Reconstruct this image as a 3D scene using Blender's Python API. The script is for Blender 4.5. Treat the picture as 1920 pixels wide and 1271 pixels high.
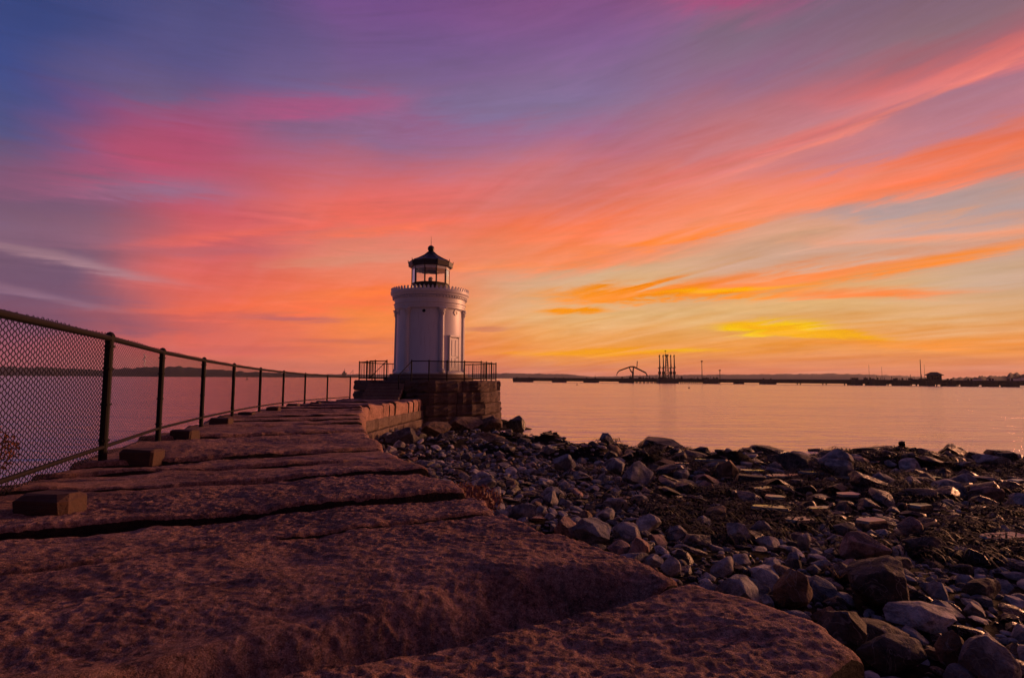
import bpy, math, random
import numpy as np
from mathutils import Vector, Matrix
random.seed(7); RNG = np.random.default_rng(11)
scn = bpy.context.scene
for o in list(bpy.data.objects): bpy.data.objects.remove(o)
COL = scn.collection
PI = math.pi; rad = math.radians

# ------------------------------------------------------------------ camera
CZ = 3.2                      # lens height above the water, metres
FPX = 1000.0                  # focal length in photo pixels (photo 1920 x 1271)
PITCH = rad(4.15); ROLL = rad(0.35)
cam = bpy.data.objects.new('camera', bpy.data.cameras.new('camera')); COL.objects.link(cam)
cam.data.sensor_width = 36; cam.data.lens = FPX / 1920 * 36
cam.data.clip_start = 0.05; cam.data.clip_end = 30000
Rcam = Matrix.Rotation(PI/2 + PITCH, 3, 'X') @ Matrix.Rotation(ROLL, 3, 'Z')
cam.matrix_world = Matrix.Translation((0, 0, CZ)) @ Rcam.to_4x4()
scn.camera = cam
def ray(px, py):
    return Rcam @ Vector(((px-960)/FPX, -(py-635.5)/FPX, -1))
def at_y(px, py, d):
    r = ray(px, py); return Vector((0, 0, CZ)) + r * (d / r.y)
def at_z(px, py, z):
    r = ray(px, py); return Vector((0, 0, CZ)) + r * ((z - CZ) / r.z)
def to_px(x, y, z):
    v = Rcam.transposed() @ Vector((x, y, z - CZ))
    if v.z > -0.05: return None
    return 960 + FPX*v.x/-v.z, 635.5 - FPX*v.y/-v.z

def lin(r, g, b):
    f = lambda c: (c/255/12.92) if c <= 10 else ((c/255+.055)/1.055)**2.4
    return (f(r), f(g), f(b), 1)

# ------------------------------------------------------------------ world: dusk sky
world = bpy.data.worlds.new('World'); scn.world = world; world.use_nodes = True
wt = world.node_tree; wt.nodes.clear()
class NT:
    def __init__(s, t): s.t = t
    def n(s, ty, **kw):
        o = s.t.nodes.new(ty)
        for k, v in kw.items(): setattr(o, k, v)
        return o
    def put(s, inp, v):
        if hasattr(v, 'is_output') or isinstance(v, bpy.types.NodeSocket): s.t.links.new(v, inp)
        else: inp.default_value = v
    def m(s, op, a, b=0.0, c=0.0, clamp=False):
        o = s.n('ShaderNodeMath', operation=op, use_clamp=clamp)
        for i, v in enumerate((a, b, c)): s.put(o.inputs[i], v)
        return o.outputs[0]
    def xyz(s, x, y, z):
        o = s.n('ShaderNodeCombineXYZ')
        for i, v in enumerate((x, y, z)): s.put(o.inputs[i], v)
        return o.outputs[0]
    def noise(s, vec, scale=1., detail=4., rough=.55, dist=0.):
        o = s.n('ShaderNodeTexNoise'); s.put(o.inputs['Vector'], vec)
        o.inputs['Scale'].default_value = scale; o.inputs['Detail'].default_value = detail
        o.inputs['Roughness'].default_value = rough; o.inputs['Distortion'].default_value = dist
        return o.outputs['Fac']
    def ramp(s, fac, stops, interp='LINEAR'):
        o = s.n('ShaderNodeValToRGB'); cr = o.color_ramp; cr.interpolation = interp
        while len(cr.elements) > 1: cr.elements.remove(cr.elements[-1])
        cr.elements[0].position = stops[0][0]; cr.elements[0].color = stops[0][1]
        for p, c in stops[1:]:
            e = cr.elements.new(p); e.color = c
        s.put(o.inputs[0], fac); return o.outputs[0]
    def mix(s, f, a, b, mode='MIX'):
        o = s.n('ShaderNodeMix', data_type='RGBA', blend_type=mode)
        s.put(o.inputs[0], f); s.put(o.inputs[6], a); s.put(o.inputs[7], b); return o.outputs[2]
    def step(s, v, a, b):
        o = s.n('ShaderNodeMapRange', interpolation_type='SMOOTHSTEP')
        s.put(o.inputs[0], v); s.put(o.inputs[1], a); s.put(o.inputs[2], b); return o.outputs[0]
W = NT(wt)
tc = W.n('ShaderNodeTexCoord'); sx = W.n('ShaderNodeSeparateXYZ'); wt.links.new(tc.outputs['Generated'], sx.inputs[0])
X, Y, Z = sx.outputs
az = W.m('ARCTAN2', X, Y)                       # 0 ahead, + to the right
el = W.m('ARCSINE', Z)
def azel(px, py):
    r = ray(px, py).normalized(); return math.atan2(r.x, r.y), math.asin(r.z)
# cloud layer coordinates on a shallow plane, streaks run towards the left end of the horizon
den = W.m('ADD', W.m('MAXIMUM', Z, 0.0), 0.16)
cx = W.m('DIVIDE', X, den); cy = W.m('DIVIDE', Y, den)
a0 = rad(-40)
cu = W.m('ADD', W.m('MULTIPLY', cx, math.sin(a0)), W.m('MULTIPLY', cy, math.cos(a0)))
cv = W.m('SUBTRACT', W.m('MULTIPLY', cx, math.cos(a0)), W.m('MULTIPLY', cy, math.sin(a0)))
streak = W.noise(W.xyz(W.m('MULTIPLY', cu, .26), W.m('MULTIPLY', cv, 1.15), 3.1), 1., 7., .56, .7)
streak2 = W.noise(W.xyz(W.m('MULTIPLY', cu, .8), W.m('MULTIPLY', cv, 3.8), 8.3), 1., 6., .58, .8)
broad = W.noise(W.xyz(W.m('MULTIPLY', az, 1.3), W.m('MULTIPLY', el, 3.2), 1.7), 1.5, 4., .5, .4)
wisp = W.noise(W.xyz(W.m('MULTIPLY', az, 4.), W.m('MULTIPLY', W.m('SUBTRACT', el, W.m('MULTIPLY', az, W.m('MULTIPLY', el, .22))), 36.), 5.2), 1., 7., .66, .7)
fade = W.m('ADD', .22, W.m('MULTIPLY', .78, W.step(az, rad(-16), rad(16))))
s0 = W.m('MULTIPLY', W.m('SUBTRACT', streak, .5), fade); s2 = W.m('MULTIPLY', W.m('SUBTRACT', streak2, .5), fade); b0 = W.m('SUBTRACT', broad, .5)
wisp3 = W.noise(W.xyz(W.m('MULTIPLY', az, 10.), W.m('MULTIPLY', W.m('SUBTRACT', el, W.m('MULTIPLY', az, W.m('MULTIPLY', el, .3))), 85.), 9.2), 1., 6., .7, .9)
w3 = W.m('SUBTRACT', wisp3, .5)
w0 = W.m('ADD', W.m('SUBTRACT', wisp, .5), W.m('MULTIPLY', w3, .45))
# warped look-up coordinates
elw = W.m('ADD', el, W.m('ADD', W.m('MULTIPLY', s0, .17), W.m('ADD', W.m('MULTIPLY', b0, .10), W.m('ADD', W.m('MULTIPLY', s2, .075), W.m('MULTIPLY', w0, .05)))))
# keep the horizon itself calm
calm = W.step(el, 0.0, .22)
elw = W.m('ADD', W.m('MULTIPLY', elw, calm), W.m('MULTIPLY', W.m('SUBTRACT', 1., calm), W.m('ADD', el, W.m('MULTIPLY', w0, .03))))
azw = W.m('ADD', az, W.m('ADD', W.m('MULTIPLY', b0, .35), W.m('MULTIPLY', s0, .2)))
fac = W.m('DIVIDE', elw, rad(60), clamp=True)
def yel(y, px=960): return max(0, azel(px, y)[1]) / rad(60)
def rampcol(px, stops):
    st = sorted([(yel(y, px), lin(*c)) for y, c in stops]); return W.ramp(fac, st)
dusk_top = (58, 66, 118)
r_back = W.ramp(fac, [(0, lin(52, 45, 62)), (.2, lin(54, 48, 72)), (.5, lin(48, 50, 82)), (1, lin(44, 50, 92))])
r0 = rampcol(20,  [(700, (172, 90, 102)), (600, (132, 86, 110)), (520, (116, 88, 112)), (430, (132, 100, 122)), (380, (120, 88, 115)), (300, (108, 88, 120)), (230, (82, 85, 132)), (100, (64, 78, 136)), (0, (58, 72, 126)), (-200, (50, 62, 112)), (-500, (46, 54, 102))])
r1 = rampcol(330, [(700, (225, 120, 104)), (640, (232, 112, 98)), (560, (240, 112, 92)), (480, (214, 104, 104)), (400, (192, 90, 110)), (340, (172, 100, 126)), (300, (184, 88, 112)), (230, (160, 84, 120)), (180, (112, 92, 130)), (100, (90, 85, 134)), (0, (82, 80, 128)), (-300, (54, 60, 110))])
r2 = rampcol(700, [(700, (228, 126, 104)), (670, (238, 128, 90)), (600, (250, 140, 76)), (540, (248, 124, 86)), (470, (226, 136, 114)), (400, (232, 115, 100)), (330, (200, 110, 120)), (260, (146, 104, 138)), (210, (158, 92, 132)), (170, (125, 100, 140)), (100, (115, 90, 138)), (0, (116, 80, 136)), (-300, (66, 64, 114))])
r3 = rampcol(1050, [(700, (226, 136, 110)), (662, (250, 160, 72)), (600, (232, 184, 128)), (530, (214, 174, 138)), (500, (248, 146, 104)), (440, (252, 130, 92)), (390, (222, 126, 116)), (330, (205, 125, 130)), (260, (164, 112, 144)), (200, (136, 114, 148)), (100, (130, 95, 143)), (0, (130, 84, 134)), (-300, (78, 66, 118))])
r4 = rampcol(1420, [(700, (228, 132, 102)), (650, (248, 162, 78)), (590, (228, 182, 122)), (540, (224, 170, 124)), (490, (214, 166, 136)), (440, (226, 164, 140)), (395, (252, 140, 92)), (340, (238, 134, 112)), (280, (206, 124, 124)), (220, (190, 124, 134)), (130, (150, 110, 138)), (60, (132, 108, 130)), (0, (156, 94, 126)), (-300, (84, 70, 118))])
r5 = rampcol(1850, [(700, (225, 135, 105)), (650, (244, 156, 80)), (600, (234, 170, 110)), (540, (206, 170, 136)), (480, (197, 162, 148)), (430, (226, 160, 128)), (385, (178, 152, 150)), (320, (246, 126, 90)), (280, (224, 125, 110)), (220, (190, 125, 134)), (150, (172, 120, 138)), (100, (218, 114, 114)), (50, (165, 105, 116)), (0, (140, 108, 120)), (-300, (78, 72, 120))])
r_side = W.ramp(fac, [(0, lin(225, 130, 100)), (.15, lin(235, 140, 105)), (.35, lin(225, 122, 112)), (.6, lin(130, 92, 132)), (1, lin(60, 64, 118))])
def A(px): return azel(px, 700)[0]
col = r_back
col = W.mix(W.step(azw, rad(-100), A(20)), col, r0)
col = W.mix(W.step(azw, A(20), A(330)), col, r1)
col = W.mix(W.step(azw, A(330), A(700)), col, r2)
col = W.mix(W.step(azw, A(700), A(1050)), col, r3)
col = W.mix(W.step(azw, A(1050), A(1420)), col, r4)
col = W.mix(W.step(azw, A(1420), A(1850)), col, r5)
col = W.mix(W.step(az, A(1850), rad(72)), col, r_side)
col = W.mix(W.step(az, rad(95), rad(150)), col, r_back)
# named cloud banks: (px, py, half length, half thickness, tilt px/px, colour, strength, raggedness)
def bank(c, px, py, hl, ht, tilt, colr, k, rag=1.0):
    a, e = azel(px, py); a2, e2 = azel(px+50, py+50*tilt); th = math.atan2(e2-e, a2-a)
    da = W.m('ADD', W.m('SUBTRACT', az, a), W.m('MULTIPLY', b0, .1*rag)); de = W.m('SUBTRACT', el, e)
    u = W.m('ADD', W.m('MULTIPLY', da, math.cos(th)), W.m('MULTIPLY', de, math.sin(th)))
    v = W.m('SUBTRACT', W.m('MULTIPLY', de, math.cos(th)), W.m('MULTIPLY', da, math.sin(th)))
    v = W.m('ADD', v, W.m('ADD', W.m('MULTIPLY', w0, .08*rag*min(1, ht/22)), W.m('MULTIPLY', s2, .10*rag*min(1, ht/22))))
    u = W.m('DIVIDE', u, hl/1050); v = W.m('DIVIDE', v, ht/1050)
    r2_ = W.m('ADD', W.m('MULTIPLY', u, u), W.m('MULTIPLY', v, v))
    g = W.m('POWER', 2.718, W.m('MULTIPLY', W.m('POWER', r2_, 1.35), -1.0))
    g = W.m('MULTIPLY', g, W.m('ADD', .75, W.m('MULTIPLY', w0, 1.6*rag)))
    return W.mix(W.m('MULTIPLY', g, k, clamp=True), c, lin(*colr))
# clear gaps and greyer veils first, bright cloud banks after
for b in [
    (1560, 470, 240, 18, -.1, (206, 165, 145), .9), (1080, 545, 120, 24, 0, (226, 178, 140), .7),
    (1650, 590, 260, 20, 0, (228, 178, 124), .6), (900, 205, 330, 36, -.1, (128, 112, 152), .7),
    (262, 352, 105, 15, .03, (142, 112, 142), .85), (80, 400, 150, 40, .05, (116, 92, 118), .6),
    (1800, 225, 260, 22, -.3, (180, 124, 142), .8), (70, 545, 170, 34, .08, (114, 86, 112), .85),
    (95, 484, 150, 8, .2, (170, 132, 142), .9), (60, 552, 110, 6, .2, (150, 114, 134), .7),
    (300, 285, 190, 36, -.22, (184, 82, 112), .7), (560, 205, 200, 20, -.08, (178, 84, 124), .7),
    (1350, 2, 130, 14, 0, (170, 84, 124), .7), (1700, 180, 300, 13, -.42, (230, 122, 116), .6),
    (1480, 262, 260, 12, -.36, (226, 124, 118), .7), (1620, 232, 220, 5, -.4, (248, 134, 112), .7),
    (640, 395, 330, 40, -.14, (240, 112, 98), .6), (1270, 440, 200, 16, -.2, (255, 138, 70), 1.1),
    (1810, 316, 260, 20, -.08, (248, 128, 94), .65), (1780, 384, 240, 15, -.08, (172, 152, 152), .95),
    (980, 500, 190, 9, -.02, (255, 142, 84), .8), (1500, 380, 260, 16, -.14, (250, 138, 104), .6),
    (560, 572, 260, 16, -.05, (252, 116, 78), .7), (700, 545, 120, 10, -.1, (255, 128, 70), .8), (640, 488, 130, 10, -.08, (216, 142, 118), .8), (460, 436, 160, 9, -.1, (236, 110, 96), .8), (380, 470, 120, 9, .0, (180, 102, 112), .7), (720, 430, 150, 8, -.12, (250, 122, 92), .8), (110, 606, 200, 20, .04, (116, 80, 104), .75), (820, 620, 60, 20, 0, (238, 170, 110), .5), (1800, 440, 200, 8, -.07, (246, 156, 118), .9),
    (1240, 548, 215, 15, -.04, (255, 148, 24), 2.1), (1420, 524, 260, 15, -.12, (252, 140, 76), 1.2),
    (1690, 500, 180, 8, -.18, (254, 144, 60), 1.25), (1610, 548, 130, 8, -.02, (252, 138, 70), 1.2),
    (1340, 544, 110, 5, -.05, (255, 176, 16), 1.2), (1070, 582, 66, 7, 0, (252, 150, 30), 1.7),
    (1440, 618, 70, 10, 0, (255, 206, 0), 2.6), (1500, 624, 110, 8, .1, (255, 180, 0), 2.0), (1120, 660, 200, 6, -.01, (255, 168, 40), 1.1),
    (1290, 657, 60, 4, .0, (255, 190, 20), 1.1), (1750, 645, 220, 6, .0, (252, 150, 56), .9), (540, 596, 110, 7, .02, (178, 100, 106), .8),
    (640, 640, 100, 4, .02, (190, 104, 100), .6), (400, 655, 200, 6, 0, (204, 98, 100), .5), (900, 616, 50, 5, 0, (196, 120, 100), .8)]:
    col = bank(col, *b)
wisp2 = W.noise(W.xyz(W.m('MULTIPLY', cu, 1.6), W.m('MULTIPLY', cv, 13.), 2.2), 1., 5., .6, .6)
w2 = W.m('SUBTRACT', wisp2, .5)
fine = W.m('ADD', 1., W.m('ADD', W.m('MULTIPLY', s2, .34), W.m('ADD', W.m('MULTIPLY', w0, .42), W.m('MULTIPLY', w2, .07))))
hsv = W.n('ShaderNodeHueSaturation'); W.put(hsv.inputs['Saturation'], W.m('SUBTRACT', 1.02, W.m('MULTIPLY', s2, .3))); W.put(hsv.inputs['Color'], col); W.put(hsv.inputs['Value'], fine)
bg = W.n('ShaderNodeBackground'); wt.links.new(hsv.outputs[0], bg.inputs[0]); bg.inputs[1].default_value = 1.0
wo = W.n('ShaderNodeOutputWorld'); wt.links.new(bg.outputs[0], wo.inputs[0])
try: world.cycles.sampling_method = 'MANUAL'; world.cycles.sample_map_resolution = 512
except Exception: pass

# the last warm glow, low on the right
sun = bpy.data.objects.new('sun', bpy.data.lights.new('sun', 'SUN')); COL.objects.link(sun)
sun.data.energy = 3.6; sun.data.angle = rad(14); sun.data.color = (1.0, .40, .19)
saz, sel = rad(58), rad(7.5)
sd = Vector((math.sin(saz)*math.cos(sel), math.cos(saz)*math.cos(sel), math.sin(sel)))
sun.rotation_euler = sd.to_track_quat('Z', 'Y').to_euler()
vs = scn.view_settings; vs.view_transform = 'Standard'; vs.look = 'None'; vs.exposure = 0; vs.gamma = 1
vs.use_curve_mapping = False

# ------------------------------------------------------------------ numeric noise
def _h(ix, iy, iz, s):
    n = (ix*374761393 + iy*668265263 + iz*2147483647 + s*1274126177) & 0xffffffff
    n = ((n ^ (n >> 13))*1274126177) & 0xffffffff
    n = (n ^ (n >> 16)) & 0xffffffff
    return n / 4294967295.0
def vnoise(p, seed=0):
    p = np.asarray(p, dtype=float); i = np.floor(p).astype(np.int64); f = p - i; f = f*f*(3-2*f)
    r = 0
    for a in (0, 1):
        for b in (0, 1):
            for c in (0, 1):
                w = (f[:, 0] if a else 1-f[:, 0])*(f[:, 1] if b else 1-f[:, 1])*(f[:, 2] if c else 1-f[:, 2])
                r = r + w*_h(i[:, 0]+a, i[:, 1]+b, i[:, 2]+c, seed)
    return r*2-1
def fbm(p, oct=4, seed=0, gain=.5):
    r = 0; a = 1; p = np.array(p, dtype=float)
    for k in range(oct):
        r = r + a*vnoise(p, seed+k*17); p = p*2.03+13.7; a *= gain
    return r

# ------------------------------------------------------------------ mesh helpers
def mk(name, verts, faces, mat, parent=None, smooth=False, uvs=None):
    me = bpy.data.meshes.new(name); me.from_pydata([tuple(v) for v in verts], [], faces)
    if mat: me.materials.append(mat)
    if smooth: me.polygons.foreach_set('use_smooth', [True]*len(me.polygons))
    me.update(); o = bpy.data.objects.new(name, me); COL.objects.link(o)
    if parent: o.parent = parent
    return o
def tag(o, label=None, cat=None, group=None, kind=None):
    if label: o['label'] = label
    if cat: o['category'] = cat
    if group: o['group'] = group
    if kind: o['kind'] = kind
    return o
def empty(name, loc=(0, 0, 0), rz=0):
    o = bpy.data.objects.new(name, None); COL.objects.link(o); o.location = loc; o.rotation_euler = (0, 0, rz)
    o.empty_display_size = .3; return o
class MB:
    def __init__(s): s.v = []; s.f = []
    def add(s, vs_, fs):
        n = len(s.v); s.v += [tuple(v) for v in vs_]; s.f += [tuple(i+n for i in f) for f in fs]; return s
    def box(s, a, b, bev=0.0, M=None):
        (x0, y0, z0), (x1, y1, z1) = a, b
        if bev <= 0:
            vs_ = [(x, y, z) for z in (z0, z1) for y in (y0, y1) for x in (x0, x1)]
            fs = [(0, 2, 3, 1), (4, 5, 7, 6), (0, 1, 5, 4), (2, 6, 7, 3), (0, 4, 6, 2), (1, 3, 7, 5)]
        else:
            c = [(x0, y0), (x1, y0), (x1, y1), (x0, y1)]; B = bev; vs_ = []; rings = []
            for z, i in ((z0, B), (z0+B, 0), (z1-B, 0), (z1, B)):
                r = [(x0+i+ (B if i == 0 else B), y0+i), (x1-i-B, y0+i), (x1-i, y0+i+B), (x1-i, y1-i-B), (x1-i-B, y1-i), (x0+i+B, y1-i), (x0+i, y1-i-B), (x0+i, y0+i+B)]
                rings.append(len(vs_)); vs_ += [(p[0], p[1], z) for p in r]
            fs = [tuple(range(7, -1, -1)), tuple(range(24, 32))]
            for k in range(3):
                for j in range(8):
                    a_, b_ = rings[k]+j, rings[k]+(j+1) % 8; fs.append((a_, b_, b_+8, a_+8))
        if M is not None: vs_ = [M @ Vector(v) for v in vs_]
        return s.add(vs_, fs)
    def tube(s, p, q, r, n=8, r2=None, cap=True):
        p = Vector(p); q = Vector(q); d = (q-p)
        if d.length < 1e-6: return s
        d.normalize(); a = d.orthogonal().normalized(); b = d.cross(a); r2 = r if r2 is None else r2
        vs_ = [p+(a*math.cos(2*PI*k/n)+b*math.sin(2*PI*k/n))*r for k in range(n)] + [q+(a*math.cos(2*PI*k/n)+b*math.sin(2*PI*k/n))*r2 for k in range(n)]
        fs = [(k, (k+1) % n, n+(k+1) % n, n+k) for k in range(n)]
        if cap: fs += [tuple(range(n-1, -1, -1)), tuple(range(n, 2*n))]
        return s.add(vs_, fs)
    def lathe(s, prof, n=48, c=(0, 0), a0=0., a1=2*PI, capt=False):
        full = abs(a1-a0-2*PI) < 1e-6; m = n if full else n+1; vs_ = []
        for r, z in prof:
            for k in range(m):
                t = a0+(a1-a0)*k/n; vs_.append((c[0]+r*math.cos(t), c[1]+r*math.sin(t), z))
        fs = []
        for i in range(len(prof)-1):
            for k in range(n):
                k2 = (k+1) % m if full else k+1
                fs.append((i*m+k, i*m+k2, (i+1)*m+k2, (i+1)*m+k))
        if capt: fs.append(tuple((len(prof)-1)*m+k for k in range(m)))
        return s.add(vs_, fs)
    def obj(s, name, mat, parent=None, smooth=False): return mk(name, s.v, s.f, mat, parent, smooth)

# ------------------------------------------------------------------ materials
def mat(name, build):
    m = bpy.data.materials.new(name); m.use_nodes = True; t = m.node_tree; t.nodes.clear()
    N = NT(t); p = N.n('ShaderNodeBsdfPrincipled'); o = N.n('ShaderNodeOutputMaterial'); t.links.new(p.outputs[0], o.inputs[0])
    build(N, p); return m
def gcoord(N): 
    g = N.n('ShaderNodeNewGeometry'); return g.outputs['Position']
def ocoord(N):
    g = N.n('ShaderNodeTexCoord'); return g.outputs['Object']
def bump(N, h, strength=.5, dist=.02, prev=None):
    b = N.n('ShaderNodeBump'); N.put(b.inputs['Height'], h); b.inputs['Strength'].default_value = strength
    b.inputs['Distance'].default_value = dist
    if prev is not None: N.put(b.inputs['Normal'], prev)
    return b.outputs[0]
def flat(name, c, rough=.6, metal=0., bs=0, bumpamt=.0, vary=.15):
    def f(N, p):
        n = N.noise(ocoord(N), bs or 9., 5., .6)
        N.put(p.inputs['Base Color'], N.mix(n, tuple(x*(1-vary) for x in c[:3])+(1,), tuple(min(1, x*(1+vary)) for x in c[:3])+(1,)))
        p.inputs['Roughness'].default_value = rough; p.inputs['Metallic'].default_value = metal
        if bumpamt: N.put(p.inputs['Normal'], bump(N, n, bumpamt, .02))
    return mat(name, f)
def granite(name, dark, midc, light, sc=1., bstr=1., rough=.85, big=.9, stain=0):
    def f(N, p):
        P = gcoord(N)
        a = N.noise(P, 1.3*sc, 5., .6, .3); b = N.noise(P, 9*sc, 8., .8); c = N.noise(P, 34*sc, 7., .85); g = N.noise(P, 75*sc, 3., .8)
        k = N.m('ADD', N.m('MULTIPLY', a, .12), N.m('ADD', N.m('MULTIPLY', b, .18), N.m('ADD', N.m('MULTIPLY', c, .40), N.m('MULTIPLY', g, .30))))
        cc = N.ramp(k, [(.43, dark), (.5, midc), (.58, light)])
        sp = N.step(g, .55, .64); cc = N.mix(N.m('MULTIPLY', sp, .8), cc, tuple(x*.3 for x in dark[:3])+(1,))
        cc = N.mix(N.m('MULTIPLY', N.step(g, .46, .36), .6), cc, tuple(min(.9, x*1.1) for x in light[:3])+(1,))
        if stain:
            s1 = N.noise(P, 2.1, 6., .7, .8); s2_ = N.noise(P, 5.3, 5., .75, .4)
            cc = N.mix(N.m('MULTIPLY', N.step(s1, .54, .68), .35), cc, tuple(x*.9 for x in dark[:3])+(1,))
            cc = N.mix(N.m('MULTIPLY', N.step(s2_, .60, .70), .35), cc, (.42, .36, .27, 1))
        N.put(p.inputs['Base Color'], cc)
        p.inputs['Roughness'].default_value = rough; p.inputs['Specular IOR Level'].default_value = .25
        n1 = bump(N, b, .7*bstr, .03*big); n2 = bump(N, c, 1.*bstr, .06, n1); n3 = bump(N, g, 1.*bstr, .016, n2)
        N.put(p.inputs['Normal'], n3)
    return mat(name, f)
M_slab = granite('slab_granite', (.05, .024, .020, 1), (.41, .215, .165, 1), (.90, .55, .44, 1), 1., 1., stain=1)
M_joint = granite('shaded_joint_granite', (.012, .009, .008, 1), (.035, .024, .02, 1), (.07, .05, .042, 1), 1., 1.)  # darkened copy of the slab granite: joint shade painted into the colour
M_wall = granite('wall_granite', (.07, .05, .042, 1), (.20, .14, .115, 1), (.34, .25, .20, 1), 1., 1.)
def rockmat(name, rough, wet):
    def f(N, p):
        P = gcoord(N)
        at = N.n('ShaderNodeAttribute', attribute_name='tint'); base = at.outputs['Color']
        a = N.noise(P, 5., 5., .65, .4); b = N.noise(P, 40., 5., .7)
        cc = N.mix(N.step(a, .4, .62), N.mix(1., base, (.45, .45, .48, 1), 'MULTIPLY'), N.mix(1., base, (1.25, 1.2, 1.15, 1), 'MULTIPLY'))
        cc = N.mix(N.m('MULTIPLY', N.step(b, .55, .7), .5), cc, (.02, .016, .014, 1))
        vn = N.noise(N.mix(1., P, (1, 1, 1, 1), 'MULTIPLY') if False else P, 3.1, 2., .5, 2.2); vl = N.m('ABSOLUTE', N.m('SUBTRACT', vn, .5))
        cc = N.mix(N.m('MULTIPLY', N.m('SUBTRACT', 1., N.step(vl, .0, .022)), .35), cc, (.42, .38, .35, 1))
        N.put(p.inputs['Base Color'], cc); p.inputs['Roughness'].default_value = rough
        p.inputs['Specular IOR Level'].default_value = .22 if wet else .25
        n1 = bump(N, a, .9, .09); N.put(p.inputs['Normal'], bump(N, b, 1. if not wet else .6, .022, n1))
    return mat(name, f)
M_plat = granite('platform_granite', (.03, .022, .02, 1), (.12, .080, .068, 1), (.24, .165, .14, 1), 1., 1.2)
M_rock = rockmat('dry_rock', .8, False); M_wet = rockmat('wet_rock', .38, True)
def f_white(N, p):
    P = ocoord(N); a = N.noise(P, 3., 6., .65); sep = N.n('ShaderNodeSeparateXYZ'); N.put(sep.inputs[0], P)
    st = N.noise(N.xyz(N.m('MULTIPLY', sep.outputs[0], 14.), N.m('MULTIPLY', sep.outputs[1], 14.), N.m('MULTIPLY', sep.outputs[2], 1.1)), 1., 5., .7)
    c = N.mix(N.m('MULTIPLY', N.step(st, .5, .75), .45), (.58, .58, .58, 1), (.32, .26, .23, 1))
    N.put(p.inputs['Base Color'], N.mix(N.m('MULTIPLY', N.step(a, .5, .8), .3), c, (.6, .57, .53, 1)))
    p.inputs['Roughness'].default_value = .45; N.put(p.inputs['Normal'], bump(N, a, .2, .01))
M_white = mat('white_paint', f_white)
M_black = flat('black_iron', (.018, .015, .015), .45, .3, vary=.4)
M_rail = flat('rail_iron', (.012, .009, .009), .7, .0, vary=.4)
M_fence = flat('black_vinyl', (.008, .007, .007), .65, 0, vary=.3)
M_hole = flat('dark_glass', (.006, .006, .008), .2)
for m__ in (M_fence, M_rail): m__.node_tree.nodes['Principled BSDF'].inputs['Specular IOR Level'].default_value = .15
M_grille = flat('lamp_lens', (.55, .50, .45), .25)
M_tag = flat('pale_plastic', (.75, .72, .68), .4)
def f_timber(N, p):
    P = ocoord(N); sep = N.n('ShaderNodeSeparateXYZ'); N.put(sep.inputs[0], P)
    a = N.noise(N.xyz(N.m('MULTIPLY', sep.outputs[0], 3.), N.m('MULTIPLY', sep.outputs[1], 45.), N.m('MULTIPLY', sep.outputs[2], 45.)), 1., 5., .6, .5)
    b = N.noise(P, 25., 4., .6)
    N.put(p.inputs['Base Color'], N.mix(N.m('MULTIPLY', N.m('ADD', a, b), .5), (.010, .006, .005, 1), (.10, .040, .024, 1)))
    p.inputs['Roughness'].default_value = .8; N.put(p.inputs['Normal'], bump(N, a, .7, .01))
M_timber = mat('weathered_timber', f_timber)
def f_glass(N, p):
    p.inputs['Base Color'].default_value = (1, 1, 1, 1); p.inputs['Roughness'].default_value = .02
    p.inputs['IOR'].default_value = 1.45; p.inputs['Transmission Weight'].default_value = 1.
M_glass = mat('window_glass', f_glass)
def f_water(N, p):
    P = gcoord(N); sep = N.n('ShaderNodeSeparateXYZ'); N.put(sep.inputs[0], P)
    v = N.xyz(N.m('MULTIPLY', sep.outputs[0], .33), sep.outputs[1], 0.)
    a = N.noise(v, .42, 4., .55, .8); b = N.noise(v, 1.7, 5., .65, .7); c = N.noise(v, 7., 3., .6, .3); d = N.noise(v, .09, 3., .5)
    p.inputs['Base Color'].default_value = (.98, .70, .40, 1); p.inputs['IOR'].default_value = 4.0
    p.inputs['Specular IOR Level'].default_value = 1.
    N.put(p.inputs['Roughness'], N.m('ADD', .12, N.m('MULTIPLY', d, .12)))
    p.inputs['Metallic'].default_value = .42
    amp = N.m('ADD', .35, N.m('MULTIPLY', d, 1.2))
    n1 = bump(N, N.m('MULTIPLY', a, amp), .9, .62); n2 = bump(N, N.m('MULTIPLY', b, amp), .9, .17, n1); n3 = bump(N, c, .6, .03, n2)
    N.put(p.inputs['Normal'], n3)
M_water = mat('sea_water', f_water)
def f_mud(N, p):
    P = gcoord(N); a = N.noise(P, 3., 6., .7, .5); b = N.noise(P, 25., 5., .7)
    N.put(p.inputs['Base Color'], N.mix(a, (.005, .004, .0035, 1), (.022, .017, .013, 1)))
    p.inputs['Roughness'].default_value = .9; p.inputs['Specular IOR Level'].default_value = .1; N.put(p.inputs['Normal'], bump(N, b, .9, .05, bump(N, a, 1., .12)))
M_mud = mat('beach_ground', f_mud)
M_weed = flat('rockweed', (.0045, .003, .002), .6, vary=.6)
M_weed.node_tree.nodes['Principled BSDF'].inputs['Specular IOR Level'].default_value = .15
def f_film(N, p):
    P = gcoord(N); b = N.noise(P, 14., 4., .6)
    p.inputs['Base Color'].default_value = (.05, .042, .04, 1); p.inputs['Roughness'].default_value = .13; p.inputs['IOR'].default_value = 1.9
    p.inputs['Specular IOR Level'].default_value = .9; N.put(p.inputs['Normal'], bump(N, b, .25, .01))
M_film = mat('water_filmed_slate', f_film)
M_hill = flat('wooded_hill', (.030, .030, .028), .95, vary=.5, bs=.02)
M_pier = flat('pier_timber', (.035, .026, .024), .8, vary=.4)
M_far = flat('pale_siding', (.55, .5, .48), .7)
M_leaf = flat('autumn_leaves', (.30, .10, .025), .6, vary=.7, bs=6.)
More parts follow.
